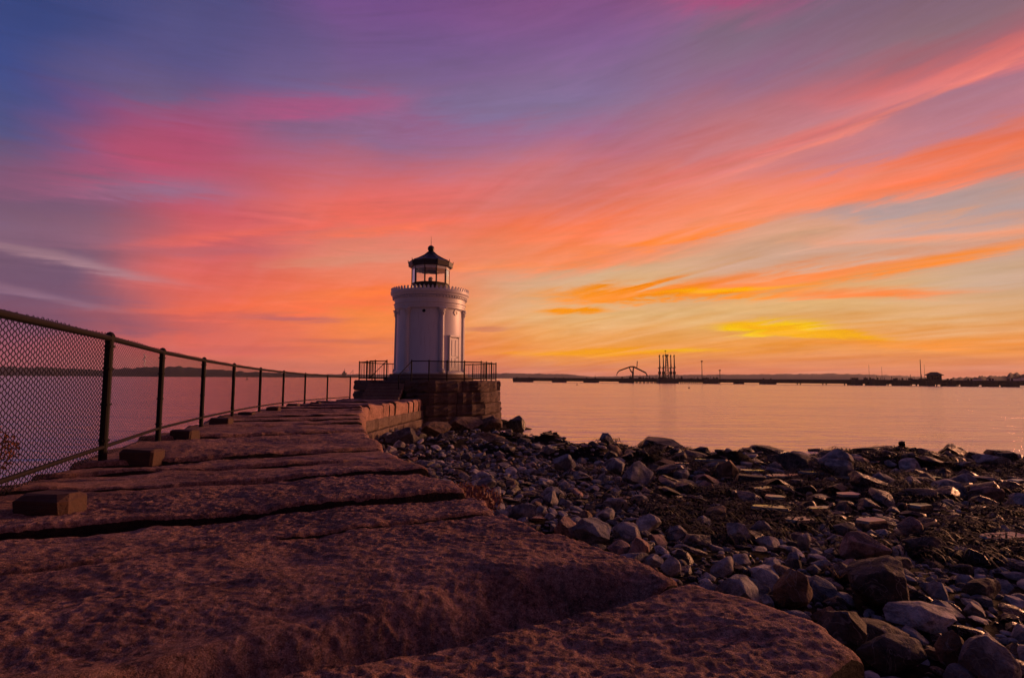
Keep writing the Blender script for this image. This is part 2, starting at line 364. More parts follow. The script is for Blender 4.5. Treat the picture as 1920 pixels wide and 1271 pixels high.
M_leafred = flat('red_weeds', (.14, .035, .025), .7, vary=.6, bs=6.)
M_straw = flat('dry_grass', (.28, .19, .09), .7, vary=.5)

# ------------------------------------------------------------------ water and land
def h_shore(x, y):
    """signed distance inland from the waterline (positive = beach)"""
    # waterline: polyline (x, y)
    return 0
SH = [(-3.5, 60), (-2.4, 44), (-.2, 38.5), (.9, 33), (1.4, 27.5), (3.2, 24.2), (7, 22.0), (13, 21.6), (22, 21.2), (40, 21), (70, 20)]
def inland(x, y):
    x = np.asarray(x, float); y = np.asarray(y, float); best = np.full(x.shape, 1e9); sgn = np.ones(x.shape)
    for (ax, ay), (bx, by) in zip(SH[:-1], SH[1:]):
        dx, dy = bx-ax, by-ay; t = np.clip(((x-ax)*dx+(y-ay)*dy)/(dx*dx+dy*dy), 0, 1)
        qx, qy = ax+t*dx, ay+t*dy; d = np.hypot(x-qx, y-qy); cr = dx*(y-ay)-dy*(x-ax)
        m = d < best; best = np.where(m, d, best); sgn = np.where(m, np.where(cr < 0, 1, -1), sgn)
    return best*sgn
# breakwater edges (x, y) — the causeway bends right half way out
EDGE_R = [(2.95, -3), (2.2, -1), (1.7, .4), (1.22, 1.45), (1.10, 1.62), (.98, 1.92), (.78, 2.2), (.58, 2.5), (.22, 2.87), (-.05, 3.33), (-.29, 3.88), (-.69, 4.65), (-1.04, 5.5), (-1.45, 6.4), (-2.22, 8.5), (-3.1, 11.3), (-4.7, 17.2), (-5.45, 19.5), (-5.3, 24), (-4.85, 29.8), (-4.8, 31)]
EDGE_L = [(-.8, -3), (-1.8, -.6), (-2.5, 1.2), (-3.2, 2.9), (-3.6, 3.7), (-4.2, 5.26), (-5.2, 7.5), (-6.05, 10), (-6.85, 12.6), (-7.6, 15.6), (-8.2, 18.6), (-8.7, 21.8), (-9.0, 25.2), (-9.1, 29), (-9.1, 31)]
def polyx(E, y): return float(np.interp(y, [e[1] for e in E], [e[0] for e in E]))
def zslab(y): return CZ - (.815 + .0165*max(0, y-4))
def beach_h(x, y):
    d = inland(x, y); h = np.where(d > 0, .056*d, .10*d)
    h = np.minimum(h, 1.35)
    n = fbm(np.stack([x*.35, y*.35, x*0], 1), 4, 5)
    h = h + n*np.clip(.12+d*.02, .05, .16)
    hm = fbm(np.stack([x*.55+3, y*.9, x*0], 1), 3, 61)
    h = h + np.clip(hm-.05, 0, 1)*.55*np.clip((d+.8)/1.2, 0, 1)*np.clip((11-d)/6, 0, 1)
    xl = np.interp(y, [e[1] for e in EDGE_R], [e[0] for e in EDGE_R])
    left = np.clip((xl-.6-x)/2.5, 0, 1)
    h = h*(1-left) + (-1.2)*left
    return np.maximum(h, -2.5)
def grid_obj(name, xs, ys, hf, m, smooth=True):
    Xg, Yg = np.meshgrid(xs, ys); Hg = hf(Xg.ravel(), Yg.ravel()); nx = len(xs); ny = len(ys)
    v = np.stack([Xg.ravel(), Yg.ravel(), Hg], 1)
    f = [(j*nx+i, j*nx+i+1, (j+1)*nx+i+1, (j+1)*nx+i) for j in range(ny-1) for i in range(nx-1)]
    return mk(name, v.tolist(), f, m, None, smooth)
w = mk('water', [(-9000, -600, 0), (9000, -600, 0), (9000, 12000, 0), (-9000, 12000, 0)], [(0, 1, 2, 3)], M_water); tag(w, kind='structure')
b = grid_obj('beach', np.linspace(-12, 75, 240), np.linspace(-6, 50, 200), beach_h, M_mud); tag(b, kind='structure')
sb = mk('seabed', [(-9000, -600, -2.7), (9000, -600, -2.7), (9000, 12000, -2.7), (-9000, 12000, -2.7)], [(0, 1, 2, 3)], M_mud); tag(sb, kind='structure')

def ridge(name, pts, depth, seed, rough=.12, m=None, n=260, rows=8):
    """pts: list of (px, py_top, distance); a real rounded ridge standing on the shore"""
    pxs = np.linspace(pts[0][0], pts[-1][0], n); top = np.interp(pxs, [p[0] for p in pts], [p[1] for p in pts])
    ds = np.interp(pxs, [p[0] for p in pts], [p[2] for p in pts]); v = []
    hs = []; xy = []
    for px, ty, d in zip(pxs, top, ds):
        P = at_y(px, ty, d+depth*.35); hs.append(max(.05, P.z)); Q = at_y(px, 700, d); xy.append((Q.x, Q.y, P.x, P.y))
    nz = fbm(np.stack([pxs*.16, pxs*0+seed, pxs*0], 1), 5, seed, .65)
    nz2 = fbm(np.stack([pxs*.8, pxs*0+seed, pxs*0], 1), 3, seed+3, .6)
    for j in range(rows):
        t = j/(rows-1)
        for i in range(n):
            prof = math.sin(min(1, t*1.6)*PI/2)**.75 if t < .62 else max(0, math.cos((t-.62)/.38*PI/2))
            x = xy[i][0]*(1+t*depth/xy[i][1]) ; y = xy[i][1]+t*depth
            z = hs[i]*prof*(1+rough*nz[i]+rough*.5*nz2[i]) if hs[i] > .1 else 0
            v.append((x, y, z-.3 if j in (0, rows-1) else max(z, .1)))
    f = [(j*n+i, j*n+i+1, (j+1)*n+i+1, (j+1)*n+i) for j in range(rows-1) for i in range(n-1)]
    o = mk(name, v, f, m or M_hill, None, True); tag(o, kind='structure'); return o
ridge('hills', [(-500, 676, 1500), (-100, 682, 1500), (60, 688, 1500), (200, 692, 1500), (320, 686, 1500), (380, 690, 1550), (470, 697, 1600), (600, 701, 1700), (700, 701.5, 1800), (800, 703, 1900)], 300, 3, .10)
ridge('hills', [(860, 702, 2300), (950, 699, 2300), (1060, 701, 2400), (1110, 706, 2400), (1160, 705, 2500), (1240, 702, 2500), (1400, 701.5, 2400), (1560, 700, 2300), (1640, 702, 2200), (1720, 705, 2200), (1760, 710, 2200), (1790, 712, 2200)], 400, 9, .06)
ridge('headland', [(1755, 711.5, 420), (1790, 708, 420), (1830, 706, 420), (1870, 705, 420), (1900, 700, 430), (1925, 697, 430), (2100, 690, 430), (2500, 684, 430)], 120, 21, .16)

# ------------------------------------------------------------------ breakwater
def lerp2(a, b, t): return (a[0]+(b[0]-a[0])*t, a[1]+(b[1]-a[1])*t)
def make_slab(bw, F, B, seed, nu, nv, zoff=0., tilt=0., R=.06, amp=1., front_drop=0., thick=.6, gap=.018, gapb=None):
    """F,B = ((xl,yl),(xr,yr)) near and far joint; one capstone of the causeway"""
    us = np.linspace(0, 1, nu); vs_ = np.linspace(0, 1, nv); U, V = np.meshgrid(us, vs_); U = U.ravel(); V = V.ravel()
    def side(P, t): return P[0][0]+(P[1][0]-P[0][0])*t, P[0][1]+(P[1][1]-P[0][1])*t
    fx, fy = side(F, U); bx, by = side(B, U); x = fx+(bx-fx)*V; y = fy+(by-fy)*V
    Lu = math.hypot(F[1][0]-F[0][0], F[1][1]-F[0][1]); Lv = .5*(math.hypot(B[0][0]-F[0][0], B[0][1]-F[0][1])+math.hypot(B[1][0]-F[1][0], B[1][1]-F[1][1]))
    # wobble the outline
    wv = fbm(np.stack([U*Lu*1.5, V*0+seed*3.3, V*0], 1), 5, seed, .62)*.024
    wv2 = fbm(np.stack([U*Lu*1.5, V*0+seed*3.3+9, V*0], 1), 5, seed+50, .62)*.024
    off = (1-V)*(gap+np.abs(wv)*(1 if gap > .01 else .35))-V*((gap if gapb is None else gapb)+np.abs(wv2)*(1 if gapb is None or gapb > .01 else .35))
    nrm = np.array([-(F[1][1]-F[0][1]), F[1][0]-F[0][0]])/Lu
    x = x+nrm[0]*off; y = y+nrm[1]*off
    wr = fbm(np.stack([V*Lv*2.2, U*0+seed*7.7, U*0], 1), 4, seed+9)*.05*amp
    x = x+np.clip((U-.8)/.2, 0, 1)*(wr-.02)
    # convex outer end
    P = np.stack([x, y, x*0], 1)
    z = np.array([zslab(t) for t in y]) + zoff + tilt*(V-.5)
    RG = .22+.75*np.clip(.5+1.1*fbm(P*.9+3, 3, 93), 0, 1)
    z = z + amp*(.015*fbm(P*1.1+seed, 3, seed)+.009*fbm(P*4+seed, 3, seed+5)) + RG*(.006*fbm(P*np.array([5, 11, 1.]), 2, 77, .62)-.009*np.abs(fbm(P*np.array([12, 24, 1.]), 3, 79, .75))-.006*np.abs(vnoise(P*np.array([34, 60, 1.]), 78)))*min(1, nu/150)
    tr = fbm(P*np.array([.9, 2.4, 1.])+seed, 4, 91, .55); z = z - .009/(1+np.exp(-(tr-.12)*26)) - .010/(1+np.exp(-(tr-.55)*26))
    eF = V*Lv; eB = (1-V)*Lv; eR = (1-U)*Lu; eL = U*Lu
    def rnd(e, R): t = np.clip(1-e/R, 0, 1); return R*(1-np.sqrt(np.clip(1-t*t, 0, 1)))
    rn = 1+.5*fbm(P*2.2+5, 2, seed+2)
    z = z-rnd(eF, R*1.0)*rn-rnd(eB, R*.8)*rn-rnd(eR, R*(1.3 if nu > 400 else 2.3))*.8*rn-rnd(eL, R)
    if front_drop:
        ln = .44*Lv+.22*fbm(np.stack([x*1.5, x*0, x*0], 1), 2, 31); t = np.clip((ln-eF)/np.maximum(.25, ln*.9), 0, 1); t = t*t*(3-2*t)
        z = z-front_drop*t*np.clip(eR/.55, .12, 1)*(1+.35*fbm(np.stack([x*1.7, y*0, y*0], 1), 2, 40))
        hol = np.exp(-(((x+1.35)/.75)**2+((eF-.38)/.16)**2)); z = z-.05*hol
    verts = [(a, b_, c) for a, b_, c in zip(x, y, z)]
    faces = [(j*nu+i, j*nu+i+1, (j+1)*nu+i+1, (j+1)*nu+i) for j in range(nv-1) for i in range(nu-1)]
    loop = [i for i in range(nu)] + [j*nu+nu-1 for j in range(1, nv)] + [(nv-1)*nu+i for i in range(nu-2, -1, -1)] + [j*nu for j in range(nv-2, 0, -1)]
    prev = loop; c = (x.mean(), y.mean()); zb = z.mean()-thick; ntop = len(faces); rset = set(range(nu, nu+nv-2)); shade_f = []
    for k, dz in enumerate((.35, .7, 1.)):
        cur = []
        for i in loop:
            X0, Y0, Z0 = verts[i]; nn = .03*math.sin(X0*7+Y0*5+k*2+seed)
            cur.append(len(verts)); s = 1+nn*.15-.004*k
            verts.append((c[0]+(X0-c[0])*s, c[1]+(Y0-c[1])*s, Z0+(zb-Z0)*dz))
        n = len(loop); faces += [(prev[i], cur[i], cur[(i+1) % n], prev[(i+1) % n]) for i in range(n)]; shade_f += [i not in rset for i in range(n)]; prev = cur
    faces.append(tuple(prev))
    o = mk('capstone', verts, faces, M_slab, bw, True)
    o.data.materials.append(M_joint); o.data.polygons.foreach_set('material_index', [0]*ntop+[1 if g_ else 0 for g_ in shade_f]+[1])  # underside and every side but the right-hand end get the painted shade
    o.data.set_sharp_from_angle(angle=rad(48)); return o
bw = empty('breakwater', (0, 0, 0)); tag(bw, 'long granite breakwater of big rough slabs leading to the white lighthouse', 'breakwater')
def onE(E, y): return (polyx(E, y), y)
# joints as (y at left edge, y at right edge)
J = [(-2.6, -1.9), (-1.5, -.6), (-.9, .62), (-.1, 1.56)]          # behind / under the lens
J = [(-2.9, -1.9), (-2.2, -.6), (-1.4, .6), (-.45, 1.62), (.67, 2.22), (1.45, 2.86), (1.9, 3.34), (2.57, 3.82), (3.6, 4.75), (4.3, 5.6), (5.0, 6.45), (6.4, 7.9), (7.5, 9.2), (8.5, 10.4), (9.9, 11.6), (11.2, 12.7), (12.3, 13.8), (13.7, 15.1), (15, 16.2), (16.2, 17.3), (17.5, 18.5), (18.7, 19.5), (20, 20.5), (21.2, 21.5), (22.3, 22.5), (23.4, 23.5), (24.4, 24.4), (25.5, 25.5), (26.6, 26.6), (27.6, 27.6), (28.6, 28.6), (29.6, 29.6), (30.6, 30.6)]
for k in range(len(J)-1):
    F = (onE(EDGE_L, J[k][0]), onE(EDGE_R, J[k][1])); B = (onE(EDGE_L, J[k+1][0]), onE(EDGE_R, J[k+1][1]))
    rs = random.Random(100+k); mid = J[k][1]
    kw = dict(zoff=rs.choice((-.035, -.02, 0, .02, .04)), tilt=rs.uniform(-.05, .0), R=rs.uniform(.03, .05), gap=rs.uniform(.03, .055))
    if k == 2: kw.update(zoff=-.01, tilt=0, gapb=.01)
    if k == 3: kw.update(zoff=.02, tilt=.0, R=.05, gap=.02, gapb=.022)
    if k == 4: kw.update(front_drop=.24, zoff=.015, tilt=0, R=.02, gap=.06, gapb=.010)
    if k == 5: kw.update(zoff=.012, tilt=-.01, R=.014, gap=.010, gapb=.010)
    if k == 6: kw.update(zoff=.008, tilt=-.02, R=.02, gap=.010, gapb=.022)
    if k == 7: kw.update(zoff=.025, tilt=-.015, R=.025, gap=.03, gapb=.02)
    if k == 8: kw.update(zoff=.03, tilt=-.03, gap=.025)
    nu, nv = (430, 130) if 3 <= k <= 7 else ((220, 70) if k < 14 else (60, 18))
    if k < 2: nu, nv = 60, 20
    make_slab(bw, F, B, 40+k, nu, nv, **kw)
# inner core under the capstones
cm = MB(); ys = np.linspace(-3, 31, 40); vv = []
for y in ys:
    xl, xr = polyx(EDGE_L, y)+.25, polyx(EDGE_R, y)-.30
    vv += [(xl, y, -1), (xr, y, -1), (xr, y, zslab(y)-.62), (xl, y, zslab(y)-.62)]
ff = []
for i in range(len(ys)-1):
    for a in range(4): ff.append((i*4+a, i*4+(a+1) % 4, (i+1)*4+(a+1) % 4, (i+1)*4+a))
ff += [(0, 1, 2, 3), tuple(len(vv)-4+i for i in (3, 2, 1, 0))]
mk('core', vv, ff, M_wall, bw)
# side courses below the capstones
def rough_block(P0, P1, nrm, z0, z1, depth, seed, mtl, parent, name, amp=.04, n=7):
    """a quarry-faced block: face grid from P0 to P1 (plan points), outward normal nrm"""
    P0 = Vector(P0); P1 = Vector(P1); nrm = Vector(nrm); verts = []; rs = random.Random(seed)
    L = (P1-P0).length; g = .016; d = (P1-P0).normalized(); colz = [rs.uniform(-.6, .6) for _ in range(n)]
    for j in range(n):
        for i in range(n):
            u, v = i/(n-1), j/(n-1); e = min(u, 1-u)*L; e2 = min(v, 1-v)*(z1-z0)
            out = amp*(rs.uniform(-.3, .5)+colz[i])*(1 if 0 < i < n-1 else .3)+.5*amp*min(1, min(e, e2)/.07)
            p = P0+d*(g+u*(L-2*g))+nrm*out; verts.append((p.x, p.y, z0+g+v*(z1-z0-2*g)))
    faces = [(j*n+i, j*n+i+1, (j+1)*n+i+1, (j+1)*n+i) for j in range(n-1) for i in range(n-1)]
    loop = [i for i in range(n)]+[j*n+n-1 for j in range(1, n)]+[(n-1)*n+i for i in range(n-2, -1, -1)]+[j*n for j in range(n-2, 0, -1)]
    m = len(loop); st = len(verts)
    for i in loop:
        v = Vector(verts[i]); k = (v.xy-P0.xy).dot(nrm.xy); q = v.xy-nrm.xy*(k+depth); verts.append((q.x, q.y, v.z))
    faces += [(loop[(i+1) % m], loop[i], st+i, st+(i+1) % m) for i in range(m)]
    faces.append(tuple(st+i for i in range(m)))
    return mk(name, verts, faces, mtl, parent)
sdd = 0
for c in range(3):
    y = .4+c*.35
    while y < 29.5:
        L = random.uniform(.8, 1.5); y2 = min(30, y+L); a = Vector((polyx(EDGE_R, y)+.02+.07*c, y, 0)); b_ = Vector((polyx(EDGE_R, y2)+.02+.07*c, y2, 0))
        t = (b_-a).normalized(); nr = Vector((t.y, -t.x, 0)); zt = zslab((y+y2)/2)-.56-.46*c
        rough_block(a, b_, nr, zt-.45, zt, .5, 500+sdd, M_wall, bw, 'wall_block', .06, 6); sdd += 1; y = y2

# ------------------------------------------------------------------ octagonal pier under the tower
PC = at_y(804, 712, 33.8); PC = Vector((PC.x, 33.8, 0)); PR = 4.55; PZ = at_y(804, 713.5, 29.5).z
ang0 = math.atan2(-PC.y, -PC.x)            # a corner faces the lens
pier = empty('stone_platform', (PC.x, PC.y, 0)); tag(pier, 'eight sided block stone platform carrying the white lighthouse', 'platform')
def oct_pt(k, r): a = ang0+k*PI/4; return Vector((r*math.cos(a), r*math.sin(a), 0))
courses = [(PZ-.66, PZ), (PZ-1.32, PZ-.66), (PZ-1.98, PZ-1.32), (PZ-2.64, PZ-1.98), (PZ-3.3, PZ-2.64)]
for c, (z0, z1) in enumerate(courses):
    for k in range(8):
        r = PR-.06+.05*c; a = oct_pt(k, r); b_ = oct_pt(k+1, r); L = (b_-a).length; cuts = [0]; rs = random.Random(900+c*10+k)
        x = 0
        while x < L-.9:
            x += rs.uniform(1.1, 2.1); 
            if x < L-.5: cuts.append(x)
        cuts.append(L); d = (b_-a).normalized(); nr = Vector((d.y, -d.x, 0))
        if nr.dot(a) < 0: nr = -nr
        for i in range(len(cuts)-1):
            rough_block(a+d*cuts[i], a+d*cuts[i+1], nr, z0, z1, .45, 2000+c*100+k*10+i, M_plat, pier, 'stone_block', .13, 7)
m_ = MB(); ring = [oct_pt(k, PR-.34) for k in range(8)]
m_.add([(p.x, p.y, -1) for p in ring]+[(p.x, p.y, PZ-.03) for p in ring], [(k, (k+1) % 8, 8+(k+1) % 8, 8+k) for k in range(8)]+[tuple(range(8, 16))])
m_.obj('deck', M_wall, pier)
# steps from the causeway up to the platform
st_ = empty('stone_steps', (0, 0, 0)); tag(st_, 'worn granite steps climbing from the breakwater to the tower platform', 'steps')
zb = zslab(29.5)
for i in range(5):
    h = (PZ-zb)/6*(i+1); y0 = 28.2+.34*i
    mb = MB(); mb.box((-7.95, y0, zb-.3), (-5.95, y0+.9+.5*(5-i)*.3, zb+h), .02); mb.obj('step', M_wall, st_)

# ------------------------------------------------------------------ lighthouse
LB = PZ+.36                                   # base of the white wall
lt = empty('lighthouse', (PC.x, PC.y, 0)); tag(lt, 'short white round lighthouse with half columns, crowned cornice and black lantern room', 'lighthouse')
u = 33.8/1000                                  # metres per photo pixel at the tower
def zp(py): return at_y(804, py, 33.8).z
mb = MB(); mb.lathe([(2.75, PZ-.03), (2.75, PZ+.17), (2.70, PZ+.20), (2.45, PZ+.20), (2.45, PZ+.36), (2.40, PZ+.385), (0.1, PZ+.385)], 64); mb.obj('plinth', M_wall, lt)
zc0, zc1 = zp(583), zp(551)
RW = 2.06
mb = MB(); mb.lathe([(RW+.16, LB+.03), (RW+.16, LB+.12), (RW+.06, LB+.2), (RW, LB+.24), (RW-.015, zc0)], 96); mb.obj('tower_wall', M_white, lt, True)
# entablature
z = zc0; H = zc1-zc0
prof = [(RW-.02, z-.10), (RW+.10, z), (RW+.14, z+.002), (RW+.14, z+.13), (RW+.17, z+.135), (RW+.17, z+.27), (RW+.22, z+.30), (RW+.15, z+.33), (RW+.15, z+.60), (RW+.20, z+.63), (RW+.20, z+.72), (RW+.30, z+.76), (RW+.33, z+.86), (RW+.40, z+.93), (RW+.42, H+z-.03), (RW+.39, z+H), (1.0, z+H+.02)]
mb = MB(); mb.lathe(prof, 96); mb.obj('cornice', M_white, lt, False)
mb = MB()
for k in range(72):
    a = 2*PI*k/72; Mx = Matrix.Rotation(a, 4, 'Z'); mb.box((RW+.19, -.045, z+.635), (RW+.29, .045, z+.715), 0, Mx)
tag(mb.obj('dentil_band', M_white, lt))
NT_ = 60
for k in range(NT_):
    a = 2*PI*k/NT_; Mx = Matrix.Rotation(a, 4, 'Z') @ Matrix.Translation((RW+.345, 0, z+H)); mb = MB()
    y = .062; mb.add([Mx @ Vector(p) for p in [(-.035, -y, -.02), (.035, -y, -.02), (.035, y, -.02), (-.035, y, -.02), (-.03, -y*1.05, .11), (.045, -y*1.05, .11), (.045, y*1.05, .11), (-.03, y*1.05, .11), (0, 0, .2), (.06, 0, .2)]],
        [(0, 1, 2, 3)[::-1], (0, 1, 5, 4), (1, 2, 6, 5), (2, 3, 7, 6), (3, 0, 4, 7), (4, 5, 9, 8), (5, 6, 9), (6, 7, 8, 9), (7, 4, 8)])
    mb.obj('palmette', M_white, lt)
face = math.atan2(-PC.y, -PC.x)                # direction from tower to the lens
def tang(deg): return face + rad(deg)          # + is to the right in the picture
def col_(deg):
    a = tang(deg); c = (RW+.0)*math.cos(a), (RW+.0)*math.sin(a); Mx = Matrix.Translation((c[0], c[1], 0)) @ Matrix.Rotation(a, 4, 'Z')
    mb = MB(); n = 48; vs_ = []; rows = 14
    for j in range(rows):
        t = j/(rows-1); zz = LB+.34+t*(zc0-.46-LB-.34); R = .185*(1-.13*t)
        for i in range(n):
            th = 2*PI*i/n; rr = R*(1-.085*(.5+.5*math.cos(th*12))); vs_.append(Mx @ Vector((rr*math.cos(th), rr*math.sin(th), zz)))
    fs = [(j*n+i, j*n+(i+1) % n, (j+1)*n+(i+1) % n, (j+1)*n+i) for j in range(rows-1) for i in range(n)]; mb.add(vs_, fs)
    sh = mb.obj('column', M_white, lt)
    b2 = MB(); b2.lathe([(.25, LB+.1), (.25, LB+.2), (.21, LB+.22), (.24, LB+.27), (.2, LB+.34), (.18, LB+.36)], 20); b2.v = [Mx @ Vector(v) for v in b2.v]; b2.obj('column_base', M_white, sh)
    cp = MB(); cp.lathe([(.165, zc0-.48), (.175, zc0-.44), (.16, zc0-.42), (.17, zc0-.3), (.20, zc0-.2), (.24, zc0-.09)], 20)
    for q in range(2):
        for i in range(8):
            th = 2*PI*(i+.5*q)/8; r0 = .17+.012*q; z0 = zc0-.43+.14*q
            ct, s_ = math.cos(th), math.sin(th); tx, ty = -s_, ct
            cp.add([(r0*ct+tx*.05, r0*s_+ty*.05, z0), (r0*ct-tx*.05, r0*s_-ty*.05, z0), ((r0+.04)*ct-tx*.045, (r0+.04)*s_-ty*.045, z0+.13), ((r0+.04)*ct+tx*.045, (r0+.04)*s_+ty*.045, z0+.13), ((r0+.1)*ct, (r0+.1)*s_, z0+.15), ((r0+.09)*ct, (r0+.09)*s_, z0+.11)], [(0, 1, 2, 3), (3, 2, 4), (2, 3, 5), (3, 4, 5), (4, 2, 5)])
    cp.v = [Mx @ Vector(v) for v in cp.v]; cp.box((-.24, -.24, zc0-.09), (.24, .24, zc0-.005), .01, Mx); cp.obj('capital', M_white, sh)
for dg in (20, 80, 140, 200, 260, 320): col_(dg)
# door with frame between two columns
da = tang(47); Mx = Matrix.Rotation(da, 4, 'Z'); dtop = zp(634)
dr = MB(); dr.box((RW-.08, -.36, LB+.24), (RW+.035, .36, dtop-.08), .01, Mx); dro = dr.obj('door', M_white, lt)
for (a, b_) in (((RW+.03, -.28, LB+.4), (RW+.055, -.05, LB+1.0)), ((RW+.03, .05, LB+.4), (RW+.055, .28, LB+1.0)), ((RW+.03, -.28, LB+1.12), (RW+.055, -.05, dtop-.2)), ((RW+.03, .05, LB+1.12), (RW+.055, .28, dtop-.2))):
    q = MB(); q.box(a, b_, .008, Mx); q.obj('door_panel', M_white, dro)
q = MB(); q.tube(Mx @ Vector((RW+.04, .3, LB+1.05)), Mx @ Vector((RW+.11, .3, LB+1.05)), .025, 8); q.obj('handle', M_black, dro)
fr = MB(); fr.box((RW-.06, -.47, LB+.2), (RW+.05, -.365, dtop-.02), 0, Mx); fr.box((RW-.06, .365, LB+.2), (RW+.05, .47, dtop-.02), 0, Mx); fr.box((RW-.06, -.5, dtop-.02), (RW+.12, .5, dtop+.08), 0, Mx); fr.obj('door_frame', M_white, lt)
for dg in (-10, 50, 110, 170, 230, 290):
    a = tang(dg); Mx = Matrix.Rotation(a, 4, 'Z'); zz = zp(590)
    f_ = MB(); f_.lathe([(.17, 0), (.17, .03), (.105, .03), (.105, 0)], 20); f_.v = [Mx @ Matrix.Translation((RW-.01, 0, zz)) @ Matrix.Rotation(PI/2, 4, 'Y') @ Vector(v) for v in f_.v]; fo = f_.obj('porthole', M_white, lt)
    g = MB(); g.tube(Mx @ Vector((RW-.06, 0, zz)), Mx @ Vector((RW+.006, 0, zz)), .11, 16); g.obj('pane', M_hole, fo)
# lantern room
lz0, lz1, lz2, lz3 = z+H, zp(533), zp(503), zp(494)
LR = 1.17
def octring(r, zz, off=.5): return [(r*math.cos(face+(k+off)*PI/5), r*math.sin(face+(k+off)*PI/5), zz) for k in range(10)]
def loft(mb, rings, cap=True):
    n = len(rings[0]); s = len(mb.v)
    for r in rings: mb.v += r
    for j in range(len(rings)-1):
        for i in range(n): mb.f.append((s+j*n+i, s+j*n+(i+1) % n, s+(j+1)*n+(i+1) % n, s+(j+1)*n+i))
    if cap: mb.f.append(tuple(s+(len(rings)-1)*n+i for i in range(n)))
mb = MB(); loft(mb, [octring(LR+.02, lz0+.0), octring(LR+.02, lz0+.08), octring(LR-.01, lz0+.1), octring(LR-.01, lz1-.08), octring(LR+.05, lz1-.06), octring(LR+.05, lz1)]); mb.obj('lantern_parapet', M_black, lt)
for k in range(10):
    a = face+(k+.5)*PI/5; x, y = (LR)*math.cos(a), LR*math.sin(a); q = MB(); q.tube((x, y, lz1), (x, y, lz2+.1), .04, 6); q.obj('mullion', M_black, lt)
    a2 = face+(k+1.5)*PI/5; x2, y2 = LR*math.cos(a2), LR*math.sin(a2)
    A_ = Vector((x, y, 0)); B_ = Vector((x2, y2, 0)); d = (B_-A_).normalized(); n_ = Vector((d.y, -d.x, 0))*.006; A_ += d*.03; B_ -= d*.03
    vs_ = [(p.x+s*n_.x, p.y+s*n_.y, zz) for s in (-1, 1) for zz in (lz1+.005, lz2+.05) for p in (A_, B_)]
    mk('pane', vs_, [(0, 1, 3, 2), (4, 6, 7, 5), (0, 4, 5, 1), (2, 3, 7, 6), (0, 2, 6, 4), (1, 5, 7, 3)], M_glass, lt)
mb = MB(); loft(mb, [octring(LR+.03, lz2-.16), octring(LR+.03, lz2+.02)], False); loft(mb, [octring(LR-.05, lz2-.16), octring(LR-.05, lz2+.02)], False)
ringa, ringb = octring(LR+.03, lz2-.16), octring(LR-.05, lz2-.16); s = len(mb.v); mb.v += ringa+ringb; mb.f += [(s+i, s+(i+1) % 10, s+10+(i+1) % 10, s+10+i) for i in range(10)]
mb.obj('lantern_frieze', M_white, lt)
rf = MB(); pr = [(1.27, lz2-.0), (1.40, lz2+.03), (1.42, lz3+.02), (1.30, lz3+.06), (1.0, lz3+.19), (.72, zp(484)), (.48, zp(480)), (.31, zp(476)), (.22, zp(473.5)), (.12, zp(471.5))]
loft(rf, [octring(r, zz) for r, zz in pr]); ring0 = octring(1.27, lz2); s = len(rf.v); rf.v += ring0; rf.f.append(tuple(s+i for i in range(9, -1, -1))); roof = rf.obj('lantern_roof', M_black, lt)
rb = MB()
for k in range(10):
    for (r0, z0), (r1, z1) in zip(pr[3:-1], pr[4:]):
        a = face+(k+.5)*PI/5; rb.tube((r0*math.cos(a), r0*math.sin(a), z0+.01), (r1*math.cos(a), r1*math.sin(a), z1+.01), .025, 5)
rb.obj('roof_rib', M_black, roof)
for k in range(10):
    a = face+(k+.5)*PI/5; q = MB(); q.tube((1.40*math.cos(a), 1.40*math.sin(a), lz3-.05), (1.44*math.cos(a), 1.44*math.sin(a), lz3+.14), .04, 6, .015); q.obj('roof_knob', M_black, roof)
zb_ = zp(466.5); mb = MB(); mb.lathe([(.09, zp(472)), (.13, zp(471)), (.09, zp(470.5))]+[(max(.002, .215*math.sin(t)), zb_-.215*math.cos(t)) for t in np.linspace(.4, PI, 12)], 20); mb.obj('ball_finial', M_black, lt, True)
mb = MB(); mb.tube((0, 0, zb_+.2), (0, 0, zp(443)), .02, 6, .006); mb.obj('lightning_rod', M_black, lt)
mb = MB(); mb.lathe([(.05, lz1), (.05, lz1+.15), (.13, lz1+.18), (.15, lz1+.3), (.13, lz1+.42), (.04, lz1+.47), (.0, lz1+.48)], 20); mb.obj('beacon', M_grille, lt, True)

